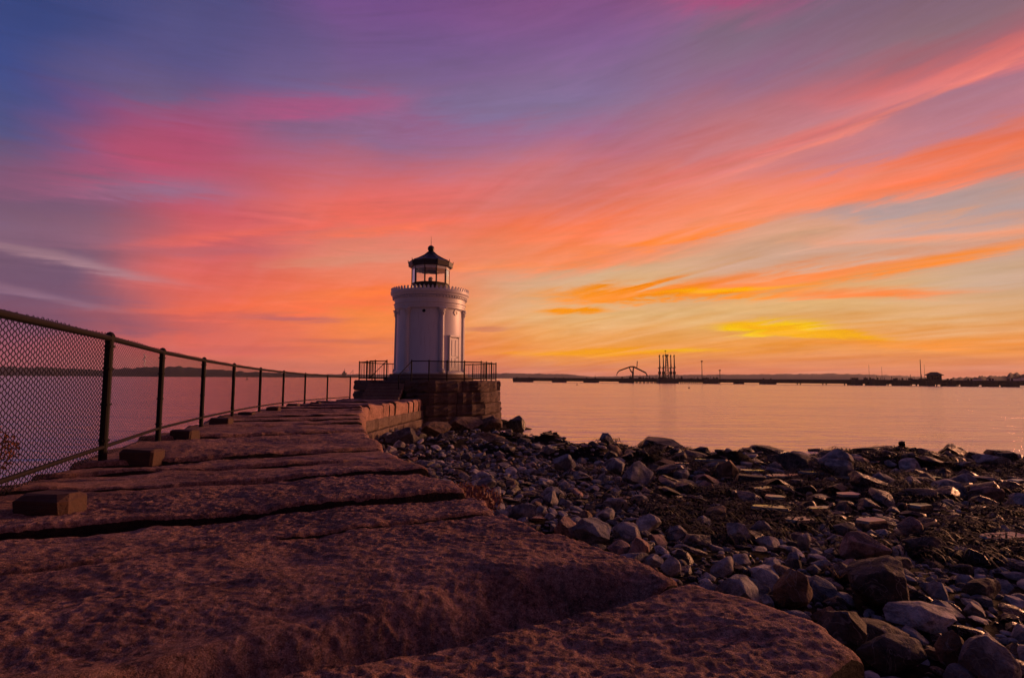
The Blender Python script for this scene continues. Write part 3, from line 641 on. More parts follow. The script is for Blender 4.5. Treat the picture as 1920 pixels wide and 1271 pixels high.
# platform railing
rl = empty('platform_railing', (PC.x, PC.y, 0)); tag(rl, 'dark iron railing with wire mesh around the edge of the tower platform', 'railing')
RH = 1.08
def rail_span(P, Q, infill, seed, zt0=PZ, nposts=1):
    P = Vector(P); Q = Vector(Q); d = (Q-P)
    for i in range(nposts+1):
        if i == nposts and seed != 'end': break
        p = P+d*(i/nposts); q = MB(); q.tube((p.x, p.y, zt0-.1), (p.x, p.y, zt0+RH+.03), .038, 8); q.tube((p.x, p.y, zt0+RH+.03), (p.x, p.y, zt0+RH+.08), .05, 8, .02); q.obj('post', M_rail, rl)
    for h in (RH, .1):
        q = MB(); q.tube((P.x, P.y, zt0+h), (Q.x, Q.y, zt0+h), .03, 6); q.obj('rail', M_rail, rl)
    L = d.length; q = MB(); e = d.normalized()
    if infill == 'mesh':
        s = .13; n = int(L/s)
        for i in range(-8, n+1):
            for sg in (1, -1):
                x0 = i*s if sg > 0 else i*s+8*s; z0 = .1; x1 = x0+sg*(RH-.1)*1.; z1 = RH
                # clip
                t0 = 0; t1 = 1; dx = x1-x0
                for bound in (0, L):
                    t = (bound-x0)/dx
                    if (bound == 0 and dx > 0) or (bound == L and dx < 0): t0 = max(t0, t)
                    else: t1 = min(t1, t)
                if t1 <= t0: continue
                a = P+e*(x0+dx*t0); b_ = P+e*(x0+dx*t1); q.tube((a.x, a.y, zt0+z0+(z1-z0)*t0), (b_.x, b_.y, zt0+z0+(z1-z0)*t1), .007, 3, cap=False)
        if q.v: tag(q.obj('wire_mesh', M_rail, rl))
    elif infill == 'bars':
        n = max(2, int(L/.28))
        for i in range(1, n):
            p = P+e*(L*i/n); q = MB(); q.tube((p.x, p.y, zt0+.1), (p.x, p.y, zt0+RH), .012, 5); q.obj('baluster', M_rail, rl)
PRr = PR-.28
V8 = [oct_pt(k, PRr) for k in range(8)]        # 0 faces the lens, 1.. counter-clockwise (to the right in view)
def sgn_right(): return (V8[1]+PC).x > PC.x
order = V8 if sgn_right() else [V8[(-k) % 8] for k in range(8)]
rail_span(order[0], order[1], 'mesh', 1, nposts=3)
rail_span(order[1], order[2], 'bars', 2, nposts=3)
rail_span(order[2], order[3], 'bars', 3, nposts=2); rail_span(order[3], order[4], 'bars', 3, nposts=2); rail_span(order[4], order[5], 'bars', 3, nposts=2); rail_span(order[5], order[6], 'bars', 3, nposts=2)
rail_span(order[7], order[6], 'bars', 'end', nposts=2)
G0 = order[7]+(order[0]-order[7])*.22; G1 = order[7]+(order[0]-order[7])*.68
rail_span(order[7], G0, 'none', 'end'); 
rail_span(G1, order[0], 'none', 4)
q = MB(); q.tube((G1.x, G1.y, PZ+RH-.02), (G1.x-.55, G1.y-.75, PZ+.28), .028, 6); q.tube((G1.x-.55, G1.y-.75, PZ+.3), (G1.x-.55, G1.y-.75, PZ-.5), .03, 6); q.obj('stair_handrail', M_rail, rl)
gt = empty('railing_gate', (PC.x+G0.x, PC.y+G0.y, 0)); tag(gt, 'open iron gate with a diagonal brace at the top of the platform steps', 'gate')
q = MB(); g2 = Vector((-.9, -.15, 0))
for p, qq in (((0, 0, .06), (0, 0, RH+.02)), ((g2.x, g2.y, .06), (g2.x, g2.y, RH+.02)), ((0, 0, .12), (g2.x, g2.y, .12)), ((0, 0, RH), (g2.x, g2.y, RH))):
    q.tube((p[0], p[1]-.07, PZ+p[2]), (qq[0], qq[1]-.07, PZ+qq[2]), .026, 6)
q.obj('gate_frame', M_rail, gt); q = MB(); q.tube((0, -.07, PZ+RH), (g2.x, g2.y-.07, PZ+.12), .022, 6); q.obj('brace', M_rail, gt)

# ------------------------------------------------------------------ chain-link fence
fe = empty('chain_link_fence', (0, 0, 0)); tag(fe, 'black chain-link fence with top rail along the left side of the breakwater', 'fence')
posts_px = [(192, 865, 5.26), (296, 825, 7.5), (377, 797, 10.), (435, 783, 12.6), (486, 768, 15.6), (530, 763, 18.6), (571, 757, 21.8), (613, 755, 25.2), (656, 750, 29.)]
FP = [Vector((-1.75, .1, 0)), Vector((-3.02, 2.85, 0))]
for px, py, d in posts_px:
    p = at_y(px, py, d); FP.append(Vector((p.x, d, 0)))
FH = 1.2
for i, p in enumerate(FP):
    zb = zslab(p.y); r = .036
    for tz in (.2, .55, .9, 1.12):
        q = MB(); q.lathe([(r+.002, zb+tz-.012), (r+.008, zb+tz-.008), (r+.008, zb+tz+.008), (r+.002, zb+tz+.012)], 10, (p.x, p.y)); q.box((p.x-.01, p.y+r, zb+tz-.01), (p.x+.01, p.y+r+.03, zb+tz+.01)); q.obj('tie_band', M_fence, fe)
    q = MB()
    q.tube((p.x, p.y, zb-.25), (p.x, p.y, zb+FH+.01), r, 12); q.lathe([(r+.006, zb+FH-.02), (r+.006, zb+FH+.03), (r*.7, zb+FH+.055), (.003, zb+FH+.065)], 12, (p.x, p.y)); q.obj('post', M_fence, fe, False)
for i in range(len(FP)-1):
    a, b_ = FP[i], FP[i+1]; za, zb2 = zslab(a.y), zslab(b_.y); e = (b_-a).normalized(); L = (b_-a).length; nx = Vector((-e.y, e.x, 0))
    q = MB(); q.tube((a.x, a.y, za+FH), (b_.x, b_.y, zb2+FH), .028, 10); q.obj('top_rail', M_fence, fe)
    q = MB(); q.tube((a.x, a.y, za+.14), (b_.x, b_.y, zb2+.14), .02, 8); q.obj('bottom_rail', M_fence, fe)
    pit = .040; rise = .0215; wr = .0035 if i <= 1 else .0023; sides = 3
    z_lo = .04; z_hi = FH+.052; nseg = int((z_hi-z_lo)/rise); n = int(L/pit)
    K, Jr = np.meshgrid(np.arange(n+1), np.arange(nseg+1), indexing='ij'); par = (K+Jr) % 2
    xx = np.clip(K*pit+np.where(par, pit/2, -pit/2)*1.06, 0, L); zz = za+(zb2-za)*xx/L+z_lo+Jr*rise; off = .028+np.where(par, .003, -.003)
    C_ = np.stack([a.x+e.x*xx+nx.x*off, a.y+e.y*xx+nx.y*off, zz], -1)
    C_[..., 2] += .006*np.sin(xx*5.1+i)+.004*np.sin(xx*17+K*1.3)
    vv = []
    for s_ in range(sides):
        th = 2*PI*s_/sides; vv.append(C_+np.array([nx.x*wr*math.cos(th)+e.x*wr*1.25*math.sin(th), nx.y*wr*math.cos(th)+e.y*wr*1.25*math.sin(th), 0]))
    V_ = np.stack(vv, 2).reshape(-1, 3); idx = (np.arange((n+1)*(nseg+1))*sides).reshape(n+1, nseg+1)[:, :-1].ravel()
    F_ = np.concatenate([np.stack([idx+s_, idx+(s_+1) % sides, idx+sides+(s_+1) % sides, idx+sides+s_], 1) for s_ in range(sides)])
    mk('chain_link_mesh', V_.tolist(), F_.tolist(), M_fence, fe)
# pale tag tied to the wires
best_ = min((abs(to_px(*(FP[2].lerp(FP[3], t/50).xy), 3.4)[0]-266), t/50) for t in range(51))[1]; p = FP[2].lerp(FP[3], best_)+Vector((.03, -.02, 0)); p.z = at_y(267, 676, p.y).z; q = MB(); 
rb_ = [(0, .10), (.03, .06), (-.005, .02), (.028, -.01), (.01, -.05), (.03, -.085)]
for (a0_, b0_), (a1_, b1_) in zip(rb_[:-1], rb_[1:]): q.tube((p.x+a0_*.9, p.y, p.z+b0_*.8), (p.x+a1_*.9, p.y, p.z+b1_*.8), .006, 5)
o = q.obj('ribbon', M_tag); tag(o, 'small pale ribbon tied high on the fence wires between the two nearest posts', 'ribbon')

# timber blocks on the slabs under the fence
blk = [(66, 968, 118, 62, 'nearest and largest timber block at the foot of the fence, left edge of the photo'),
       (253, 865, 80, 36, 'timber block with orange lit end just right of the first fence post'),
       (338, 819, 54, 22, 'third timber block, between the second and third fence posts'),
       (409, 794, 44, 17, 'fourth timber block, between the third and fourth fence posts'),
       (459, 780, 34, 13, 'fifth timber block, just beyond the fourth fence post'),
       (510, 769, 28, 10, 'sixth timber block, just beyond the fifth fence post'),
       (549, 762, 24, 8, 'seventh timber block, just beyond the sixth fence post'),
       (590, 758, 22, 7, 'farthest timber block along the fence, near the tower steps')]
for i, (px, py, wpx, hpx, lab) in enumerate(blk):
    z_ = CZ-.85; g = at_z(px, py, z_)
    for _ in range(5): z_ = zslab(g.y); g = at_z(px, py, z_)
    sc = g.y/1000; w_, h_ = wpx*sc*.84, hpx*sc*.58; dp = .2
    q = MB(); rs = random.Random(i); q.box((-w_/2, -dp/2, -.06), (w_/2, dp/2, h_), .022 if i else .03)
    q.v = [(v[0]+rs.uniform(-.009, .009), v[1]+rs.uniform(-.009, .009), v[2]+rs.uniform(-.008, .006)) for v in q.v]
    o = q.obj('timber_block', M_timber); o.location = (g.x, g.y+dp/2, z_); o.rotation_euler = (0, 0, rad(-6+rs.uniform(-4, 4)+(4 if i == 0 else 0)))
    tag(o, lab, 'block', 'timber blocks along the fence')

# thin evening air over the harbour
def f_none(): pass
hm_ = bpy.data.materials.new('evening_air'); hm_.use_nodes = True; t_ = hm_.node_tree; t_.nodes.clear()
pv = t_.nodes.new('ShaderNodeVolumePrincipled'); ov = t_.nodes.new('ShaderNodeOutputMaterial'); t_.links.new(pv.outputs[0], ov.inputs['Volume'])
pv.inputs['Color'].default_value = (.92, .88, .9, 1); pv.inputs['Density'].default_value = .0001; pv.inputs['Anisotropy'].default_value = .2
hz = MB(); hz.box((-3400, -60, -3.7), (3400, 3400, 90)); ho = hz.obj('haze', hm_); tag(ho, kind='stuff')

# ------------------------------------------------------------------ rocks
def ico(sub):
    t = (1+5**.5)/2; v = [(-1, t, 0), (1, t, 0), (-1, -t, 0), (1, -t, 0), (0, -1, t), (0, 1, t), (0, -1, -t), (0, 1, -t), (t, 0, -1), (t, 0, 1), (-t, 0, -1), (-t, 0, 1)]
    f = [(0, 11, 5), (0, 5, 1), (0, 1, 7), (0, 7, 10), (0, 10, 11), (1, 5, 9), (5, 11, 4), (11, 10, 2), (10, 7, 6), (7, 1, 8), (3, 9, 4), (3, 4, 2), (3, 2, 6), (3, 6, 8), (3, 8, 9), (4, 9, 5), (2, 4, 11), (6, 2, 10), (8, 6, 7), (9, 8, 1)]
    v = [np.array(p)/np.linalg.norm(p) for p in v]
    for _ in range(sub):
        mid = {}; nf = []
        def mp(a, b):
            k = (min(a, b), max(a, b))
            if k not in mid: p = v[a]+v[b]; v.append(p/np.linalg.norm(p)); mid[k] = len(v)-1
            return mid[k]
        for a, b_, c in f:
            x, y_, z_ = mp(a, b_), mp(b_, c), mp(c, a); nf += [(a, x, z_), (b_, y_, x), (c, z_, y_), (x, y_, z_)]
        f = nf
    return np.array(v), np.array(f)
ICO = {k: ico(k) for k in (1, 2, 3, 4)}
def rock_shape(sub, seed, flat_=.62, ang=.5, elong=1.):
    v, f = ICO[sub]; v = v.copy(); r = np.random.default_rng(seed)
    npl = int(11+ang*13)
    for _ in range(npl):
        n = r.normal(size=3); n /= np.linalg.norm(n); d = r.uniform(.62, .9)-ang*.12; s = v@n; m = s > d
        v[m] -= np.outer((s[m]-d)*(.85+.1*ang), n)
    v = v*(1+.10*fbm(v*1.3+seed, 3, seed)[:, None]) + .02*fbm(v*5+seed, 2, seed+1)[:, None]*v
    v[:, 0] *= elong; v[:, 2] *= flat_; v /= np.abs(v[:, 0]).max()
    return v
KINDS = {'round': (.62, .45, 1.25), 'angular': (.62, .9, 1.2), 'flat': (.26, .8, 1.5), 'long': (.42, .4, 1.9), 'peak': (.85, 1., 1.2)}
PROTO = {}
for kd, (fl, an, elg) in KINDS.items():
    PROTO[kd] = []
    for s in range(5):
        seed = hash((kd.__len__(), s)) % 1000 + s*7 + ord(kd[0]); PROTO[kd].append({sub: rock_shape(sub, seed, fl, an, elg) for sub in (1, 2, 3, 4)})
def rock_mesh(kd, s, sub, tint, m):
    v, f = PROTO[kd][s][sub], ICO[sub][1]; me = bpy.data.meshes.new('rock'); me.from_pydata(v.tolist(), [], f.tolist()); me.materials.append(m)
    ca = me.color_attributes.new('tint', 'FLOAT_COLOR', 'POINT'); ca.data.foreach_set('color', np.tile(np.array(list(tint)+[1.]), len(v)))
    me.polygons.foreach_set('use_smooth', [True]*len(me.polygons)); me.update()
    try: me.set_sharp_from_angle(angle=rad(24))
    except Exception: pass
    return me
TINTS = {'grey': (.26, .25, .255), 'blue grey': (.19, .20, .225), 'pale': (.38, .355, .35), 'brown': (.15, .095, .06), 'pinkish': (.28, .18, .155), 'dark': (.075, .065, .06), 'black': (.012, .010, .008)}
MESHC = {}
def get_mesh(kd, s, sub, tn, m):
    k = (kd, s, sub, tn, m.name)
    if k not in MESHC: MESHC[k] = rock_mesh(kd, s, sub, TINTS[tn], m)
    return MESHC[k]
placed = []   # x, y, r
def add_rock(x, y, z, w_, h_, kd, s, tn, rz, wet, label, sub=3, tx=0, ty=0, group=None, name='rock', dp=None):
    me = get_mesh(kd, s, sub, tn, M_wet if wet else M_rock); o = bpy.data.objects.new(name, me); COL.objects.link(o)
    fl = np.abs(PROTO[kd][s][sub][:, 2]).max(); ym = np.abs(PROTO[kd][s][sub][:, 1]).max()
    o.location = (x, y, z); o.scale = (w_/2, (dp/2/ym if dp else w_/2), h_/2/fl); o.rotation_euler = (tx, ty, rz)
    tag(o, label, 'rock', group or 'rocks of the beach'); placed.append((x, y, w_/2)); return o
def beach_hit(px, py):
    z_ = .8
    for _ in range(14):
        g = at_z(px, py, z_); z_ = .5*z_+.5*float(beach_h(np.array([g.x]), np.array([g.y]))[0]); z_ = min(z_, 2.)
    return at_z(px, py, z_)
hero = [ # px, py(bottom), w, h, kind, proto, tint, rot, wet, label
 (1498, 1150, 92, 84, 'round', 0, 'brown', .3, 0, 'brown rounded boulder right of a blue grey one, near the front slab tip'),
 (1392, 1148, 84, 76, 'angular', 1, 'blue grey', .5, 0, 'blue grey boulder with a pointed lower end just above the front slab edge'),
 (1672, 1145, 130, 100, 'round', 2, 'dark', -.2, 0, 'large rounded grey boulder with a domed right side, lower right of the beach'),
 (1632, 1056, 105, 52, 'long', 0, 'pinkish', -.5, 0, 'elongated pinkish boulder sloping down to the right in the seaweed zone'),
 (1752, 1190, 150, 56, 'flat', 1, 'pale', -.15, 0, 'pale flat rock with a sharp striped edge, lower right of the beach'),
 (1598, 1228, 110, 78, 'peak', 2, 'dark', .2, 0, 'dark wedge shaped boulder beside the outer corner of the front slab'),
 (1488, 1196, 104, 44, 'long', 3, 'blue grey', -.25, 0, 'low blue grey boulder tucked against the edge of the front slab'),
 (1560, 1185, 70, 40, 'round', 4, 'brown', .1, 0, 'small brown domed rock between the dark wedge boulder and the low blue grey one'),
 (1705, 1272, 140, 74, 'long', 1, 'dark', -.2, 0, 'long dark boulder with a brown left end at the bottom edge of the photo'),
 (1886, 1290, 120, 90, 'round', 1, 'grey', .4, 0, 'big grey boulder in the bottom right corner of the photo'),
 (1792, 1262, 62, 74, 'angular', 3, 'brown', .2, 0, 'upright orange brown rock near the bottom right corner'),
 (1205, 1048, 58, 44, 'angular', 0, 'pinkish', .2, 0, 'blocky pink rock lit on top, just right of the slab edge'),
 (1115, 1022, 92, 50, 'peak', 0, 'blue grey', .1, 0, 'pyramid shaped blue grey rock with a sharp ridge beside the breakwater edge'),
 (1385, 1020, 44, 40, 'peak', 3, 'pale', .6, 0, 'pale triangular rock standing amid dark seaweed at mid beach'),
 (1512, 1034, 34, 38, 'round', 3, 'grey', .2, 0, 'small upright grey rock left of the elongated pinkish boulder'),
 (1868, 948, 78, 36, 'long', 2, 'pinkish', -.2, 0, 'smooth sloping pinkish boulder near the right edge of the photo, in the dark seaweed'),
 (1350, 978, 50, 30, 'round', 2, 'brown', -.2, 0, 'tan oval rock at mid beach left of the wet flat stones'),
 (1240, 854, 92, 34, 'peak', 1, 'black', .1, 1, 'dark peaked mound breaking the waterline, largest on the shore'),
 (1800, 866, 62, 34, 'peak', 4, 'black', .2, 1, 'dark pointed rock on the waterline near the right edge of the photo'),
 (1675, 868, 150, 30, 'flat', 0, 'black', 0, 1, 'wide flat topped dark ledge on the waterline'),
 (1450, 866, 120, 30, 'long', 4, 'black', .05, 1, 'low dark humped rock on the waterline left of the flat ledge'),
 (1330, 868, 60, 20, 'angular', 2, 'black', .05, 1, 'low dark rock at the water edge right of the peaked mound'),
 (1120, 856, 110, 20, 'long', 1, 'black', .0, 1, 'long low dark rock at the water edge left of the peaked mound'),
 (1045, 830, 44, 7, 'flat', 2, 'black', .0, 1, 'tiny flat rock awash just off the riprap'),
 (1535, 848, 36, 7, 'flat', 3, 'black', .0, 1, 'tiny flat rock awash between the humped rock and the flat ledge'),
 (964, 812, 46, 34, 'angular', 4, 'black', .3, 1, 'dark boulder at the right foot of the stone platform, against the water'),
 (752, 856, 84, 56, 'angular', 2, 'dark', .3, 0, 'big dark square boulder against the foot of the breakwater wall'),
 (832, 850, 58, 40, 'peak', 2, 'dark', -.4, 0, 'dark pointed boulder right of the big square one'),
 (812, 818, 70, 36, 'angular', 1, 'brown', .2, 0, 'pinkish brown block in the riprap below the end of the breakwater wall'),
 (868, 812, 80, 40, 'angular', 1, 'brown', .1, 0, 'large reddish boulder heaped against the stone platform front'),
 (915, 812, 60, 34, 'angular', 3, 'brown', -.3, 0, 'brown riprap boulder below the right part of the stone platform'),
 (905, 838, 90, 30, 'flat', 4, 'brown', -.1, 0, 'broad reddish slab lying across the riprap below the platform'),
 (985, 845, 70, 28, 'angular', 0, 'dark', .0, 0, 'dark angular boulder at the outer end of the riprap'),
 (938, 846, 60, 26, 'long', 0, 'dark', .2, 0, 'long dark boulder in front of the broad reddish slab'),
 (1715, 1012, 56, 40, 'angular', 4, 'pinkish', .3, 0, 'lumpy pink rock right of the wet pale slab at mid beach'),
 (1660, 1225, 170, 50, 'flat', 2, 'dark', -.15, 0, 'long flat dark boulder above the bottom edge of the photo'),
 (1750, 1050, 90, 40, 'flat', 3, 'dark', -.3, 0, 'flat dark rock behind the large rounded grey boulder'),
 (1325, 925, 46, 24, 'round', 0, 'pinkish', .3, 0, 'smooth pink oval stone among grey rocks at mid beach'),
 (1280, 905, 40, 28, 'round', 3, 'blue grey', .3, 0, 'blue grey oval stone at mid beach below the peaked mound'),
 (1060, 885, 50, 34, 'angular', 2, 'blue grey', -.3, 0, 'blue grey slabby rock leaning left on the upper beach'),
 (925, 945, 44, 34, 'round', 2, 'grey', .4, 0, 'grey egg shaped rock just right of the second slab corner'),
 (980, 975, 66, 30, 'long', 3, 'blue grey', -.1, 0, 'blue grey low rock close to the breakwater edge'),
 (1215, 1000, 60, 34, 'angular', 3, 'pale', .4, 0, 'pale broken rock behind the pink blocky one'),
 (1160, 960, 60, 26, 'long', 2, 'grey', -.1, 0, 'smooth grey whale backed rock at mid beach'),
 (1860, 1130, 90, 40, 'flat', 0, 'dark', .2, 0, 'dark flat rock at the right edge of the photo above the corner boulder'),
 (1720, 1160, 60, 30, 'round', 0, 'pale', .2, 0, 'small pale rounded rock in front of the large grey domed boulder'),
 (1438, 1092, 60, 32, 'angular', 1, 'pale', .2, 0, 'pale rough stone behind the brown rounded boulder'),
 (1260, 1085, 50, 36, 'angular', 4, 'grey', .9, 0, 'grey upright stone pressed against the front slab edge'),
]
for (px, py, w_, h_, kd, s, tn, rz, wet, lab) in hero:
    g = beach_hit(px, py) if py > 815 or px > 960 else at_y(px, py, 27.5)
    if px < 1010 and py < 870: g = at_y(px, py, 0.0+{752: 20.5, 832: 21.5, 812: 25.5, 868: 27.8, 915: 28.2, 905: 25, 985: 26, 938: 23.5, 964: 31}.get(px, 25))
    if px in (1240, 1800, 1675, 1450, 1330, 1120, 1045, 1535): g = at_z(px, py, -.02 if h_ > 10 else -.03)
    sc = g.y/1000; W_ = w_*sc*.88; H_ = h_*sc*1.05
    add_rock(g.x, g.y+W_*.28, g.z+H_*.36, W_*1.04, H_*1.05, kd, s, tn, rz*.6, wet, lab, 4 if w_ > 60 else 3)
# wet flat stones that mirror the sky
wets = [(1446, 966, 80, 6, -.03), (1880, 1024, 90, 16, -.15), (1632, 992, 66, 12, -.3), (1500, 990, 56, 7, -.1), (1468, 902, 66, 10, .15), (1430, 928, 44, 8, -.35), (1535, 968, 46, 6, -.05), (1640, 872, 44, 6, 0),
        (1725, 962, 50, 10, -.4), (1330, 870, 64, 8, .08), (1410, 892, 50, 7, 0), (1900, 912, 40, 8, -.2), (1520, 896, 46, 5, 0), (1280, 878, 30, 8, .1), (1745, 905, 44, 5, .0), (1590, 905, 50, 5, .1), (1455, 945, 40, 5, .1), (1590, 940, 40, 6, .2), (1370, 908, 36, 5, .0), (1830, 880, 50, 5, 0)]
wet_objs = []
for i, (px, py, w_, h_, rz) in enumerate(wets):
    g = beach_hit(px, py); sc = g.y/1000; W_ = w_*sc
    r_ = random.Random(i*3+1); D_ = max(.22, W_*r_.uniform(.3, .5)); n_ = 7 if i % 2 else 6; pts_ = []
    for k in range(n_):
        th = 2*PI*(k+r_.uniform(-.28, .28))/n_; pts_.append((W_*.52*math.copysign(abs(math.cos(th))**.6, math.cos(th))*r_.uniform(.85, 1.1), D_*.6*math.copysign(abs(math.sin(th))**.7, math.sin(th))*r_.uniform(.7, 1.1)))
    sl1, sl2 = r_.uniform(-.06, .06), r_.uniform(-.03, .05); v_ = [(x*.96, y*.94, .0+x*sl1+y*sl2+r_.uniform(-.006, .006)) for x, y in pts_]+[(x*1.02, y*1.02, -.05+x*sl1) for x, y in pts_]+[(x*1.1, y*1.15, -.34) for x, y in pts_]
    f_ = [tuple(range(n_))]+[(a*n_+k, (a+1)*n_+k, (a+1)*n_+(k+1) % n_, a*n_+(k+1) % n_) for a in (0, 1) for k in range(n_)]
    o = mk('rock', v_, f_, M_film); o.location = (g.x, g.y, g.z+.17); o.rotation_euler = (0, 0, -rz); placed.append((g.x, g.y, W_*.42)); wet_objs.append((px, py, o))
    tag(o, 'bright wet slab lying nearest the right edge of the photo' if i == 1 else 'wet', 'rock', 'wet flat stones in the seaweed')
# scattered rocks: jittered, denser and smaller fill
def edge_y(px):
    E = [(680, 768), (719, 849), (760, 860), (870, 920), (1010, 1000), (1235, 1085), (1550, 1225), (1690, 1271)]
    return float(np.interp(px, [e[0] for e in E], [e[1] for e in E], left=0, right=1400))
cand = []
cell = {}
def ok(x, y, r, k=.72):
    ci, cj = int(x//1), int(y//1)
    for a in range(ci-1, ci+2):
        for b_ in range(cj-1, cj+2):
            for (X_, Y_, R_) in cell.get((a, b_), ()):
                if (X_-x)**2+(Y_-y)**2 < (k*(R_+r))**2: return False
    return True
def reg(x, y, r): cell.setdefault((int(x//1), int(y//1)), []).append((x, y, r))
for (x, y, r) in placed: reg(x, y, r*.85)
rr = random.Random(5)
def try_fill(n, rlo, rhi, k, depth_max=31):
    for _ in range(n):
        y = 2.0+(depth_max-2.0)*rr.random()**.8; x = rr.uniform(-.62*y-1, 1.12*y+1.5)
        if x < polyx(EDGE_R, y)+.12: continue
        if (x-PC.x)**2+(y-PC.y)**2 < (PR+.1)**2: continue
        d = float(inland(np.array([x]), np.array([y]))[0])
        if d < -.9: continue
        r = rlo*(rhi/rlo)**(rr.random()**1.6)
        if x > 3 and d < 11: r *= .8
        if d < .6: r *= .7
        if ok(x, y, r, k): reg(x, y, r); cand.append((x, y, r, d))
for _ in range(2600):
    y = rr.uniform(9, 25.5); x = rr.uniform(.02*y+.5, 1.1*y+1.5); d = float(inland(np.array([x]), np.array([y]))[0])
    if d < -.6 or d > 11 or (x < 3 and d > 5): continue
    r = rr.uniform(.2, .5)*(1 if d > .5 else .8)
    if rr.random() < .5 and ok(x, y, r, .8): reg(x, y, r*.8); cand.append((x, y, r, d))
try_fill(14000, .11, .25, .74); try_fill(34000, .055, .12, .72); try_fill(40000, .03, .06, .76, 15)
xs = np.array([c[0] for c in cand]); ys = np.array([c[1] for c in cand]); hs = beach_h(xs, ys)
vis = []; KN = list(KINDS)
info = []
for i, (x, y, r, d) in enumerate(cand):
    wetp = 1 if d < 2 else (.75 if (x > 1.5+.12*y and d < 13) else .12)
    nzz = float(vnoise(np.array([[x*.4, y*.4, 0.]]), 3)[0]); wet = rr.random() < wetp+.45*nzz*(d > 2)
    kd = rr.choices(KN, (2, 3, 5, 2, .7) if wet else (2, 6, 1.8, 1.5, 1.6))[0]
    tn = rr.choices(['black', 'dark', 'brown', 'grey'], (9, 1.6, .3, .15) if d < 3 else (6, 2.4, .6, .35))[0] if wet else rr.choices(['grey', 'blue grey', 'pale', 'brown', 'pinkish', 'dark'], (5, 4, 1.6, 1.2, 1.6, 2.2))[0]
    q = to_px(x, y, hs[i]+r*.5); info.append((kd, rr.randrange(5), tn, wet, rr.uniform(0, 2*PI), rr.uniform(-.3, .3), rr.uniform(-.3, .3)))
    if q and -20 < q[0] < 1940 and q[1] < 1290 and q[1] < edge_y(q[0])-4: vis.append((r/y, i))
vis.sort(reverse=True); NIND = 300-len(placed); indiv = set(i for _, i in vis[:NIND]); visall = set(i for _, i in vis)
words = {'round': 'rounded', 'angular': 'angular', 'flat': 'flat', 'long': 'elongated', 'peak': 'pointed'}
NICK = [(1498, 1130, 'brown rounded boulder'), (1392, 1110, 'pointed blue grey boulder'), (1672, 1100, 'big domed grey boulder'), (1632, 1035, 'elongated pinkish boulder'), (1752, 1170, 'pale sharp edged flat rock'), (1598, 1195, 'dark wedge boulder'),
 (1705, 1245, 'long dark boulder at the bottom edge'), (1886, 1240, 'bottom right corner boulder'), (1205, 1030, 'blocky pink rock'), (1115, 1000, 'pyramid shaped rock'), (1385, 1000, 'pale triangular rock'), (1868, 935, 'sloping boulder at the right edge'), (1240, 845, 'peaked waterline mound'),
 (1800, 855, 'pointed waterline rock'), (1675, 858, 'flat waterline ledge'), (1450, 858, 'humped waterline rock'), (964, 800, 'boulder at the platform foot'), (752, 835, 'big square boulder by the wall'), (905, 830, 'broad reddish slab'), (1715, 995, 'lumpy pink rock'), (1325, 915, 'pink oval stone'), (1280, 895, 'blue grey oval stone'), (1060, 875, 'left leaning slabby rock'), (925, 935, 'egg shaped rock'), (980, 968, 'blue grey low rock'), (1160, 950, 'whale backed rock'), (1860, 1115, 'flat rock at the right edge'), (1438, 1080, 'pale rough stone'), (1512, 1020, 'small upright grey rock'), (1350, 968, 'tan oval rock')]
USED = set()
def label_for(q, noun, r):
    near = sorted(NICK, key=lambda n: (n[0]-q[0])**2+(n[1]-q[1])**2)[:6]
    for adj in ('', 'small ' if r < .13 else 'sizeable '):
        for n in near:
            dx, dy = q[0]-n[0], q[1]-n[1]; ds = math.hypot(dx, dy)
            side = ('right of' if dx > 0 else 'left of') if abs(dx) > 1.6*abs(dy) else ('below' if dy > 0 else 'above')
            if 1.6*abs(dx) > abs(dy) and 1.6*abs(dy) > abs(dx): side = ('below and ' if dy > 0 else 'above and ')+('right of' if dx > 0 else 'left of')
            pre = 'close ' if ds < 45 else ('' if ds < 130 else 'well ')
            l = adj+noun+' '+pre+side+' the '+n[2]
            if len(l.split()) < 4: l += ' on the beach'
            if l not in USED and len(l.split()) <= 16: USED.add(l); return l
    return noun+' among the beach rocks'
def where(px, py):
    if py > 1180: return 'at the bottom right of the photo'
    if px > 1700: return 'towards the right edge of the beach'
    if py > 1060: return 'beside the front breakwater slab'
    if py > 960: return 'on the middle beach'
    if px < 1150: return 'on the upper beach near the breakwater'
    return 'in the dark seaweed towards the water'
for i in sorted(indiv):
    x, y, r, d = cand[i]; kd, s, tn, wet, rz, tx, ty = info[i]; q = to_px(x, y, hs[i])
    col_n = {'black': 'black', 'dark': 'dark'}.get(tn, tn)
    lab = label_for(q, (('wet ' if wet and col_n not in ('dark', 'black') else '')+col_n+' '+words[kd]+(' stone' if r < .17 else ' rock')), r)
    o = add_rock(x, y, hs[i]+r*.28, 2*r, 2*r*KINDS[kd][0]*rr.uniform(.8, 1.15), kd, s, tn, rz, wet, lab, 3, tx, ty)
for px, py, o in wet_objs:
    if not o['label'].startswith('bright'): o['label'] = label_for((px, py), 'wet flat sky-mirroring stone', .2)
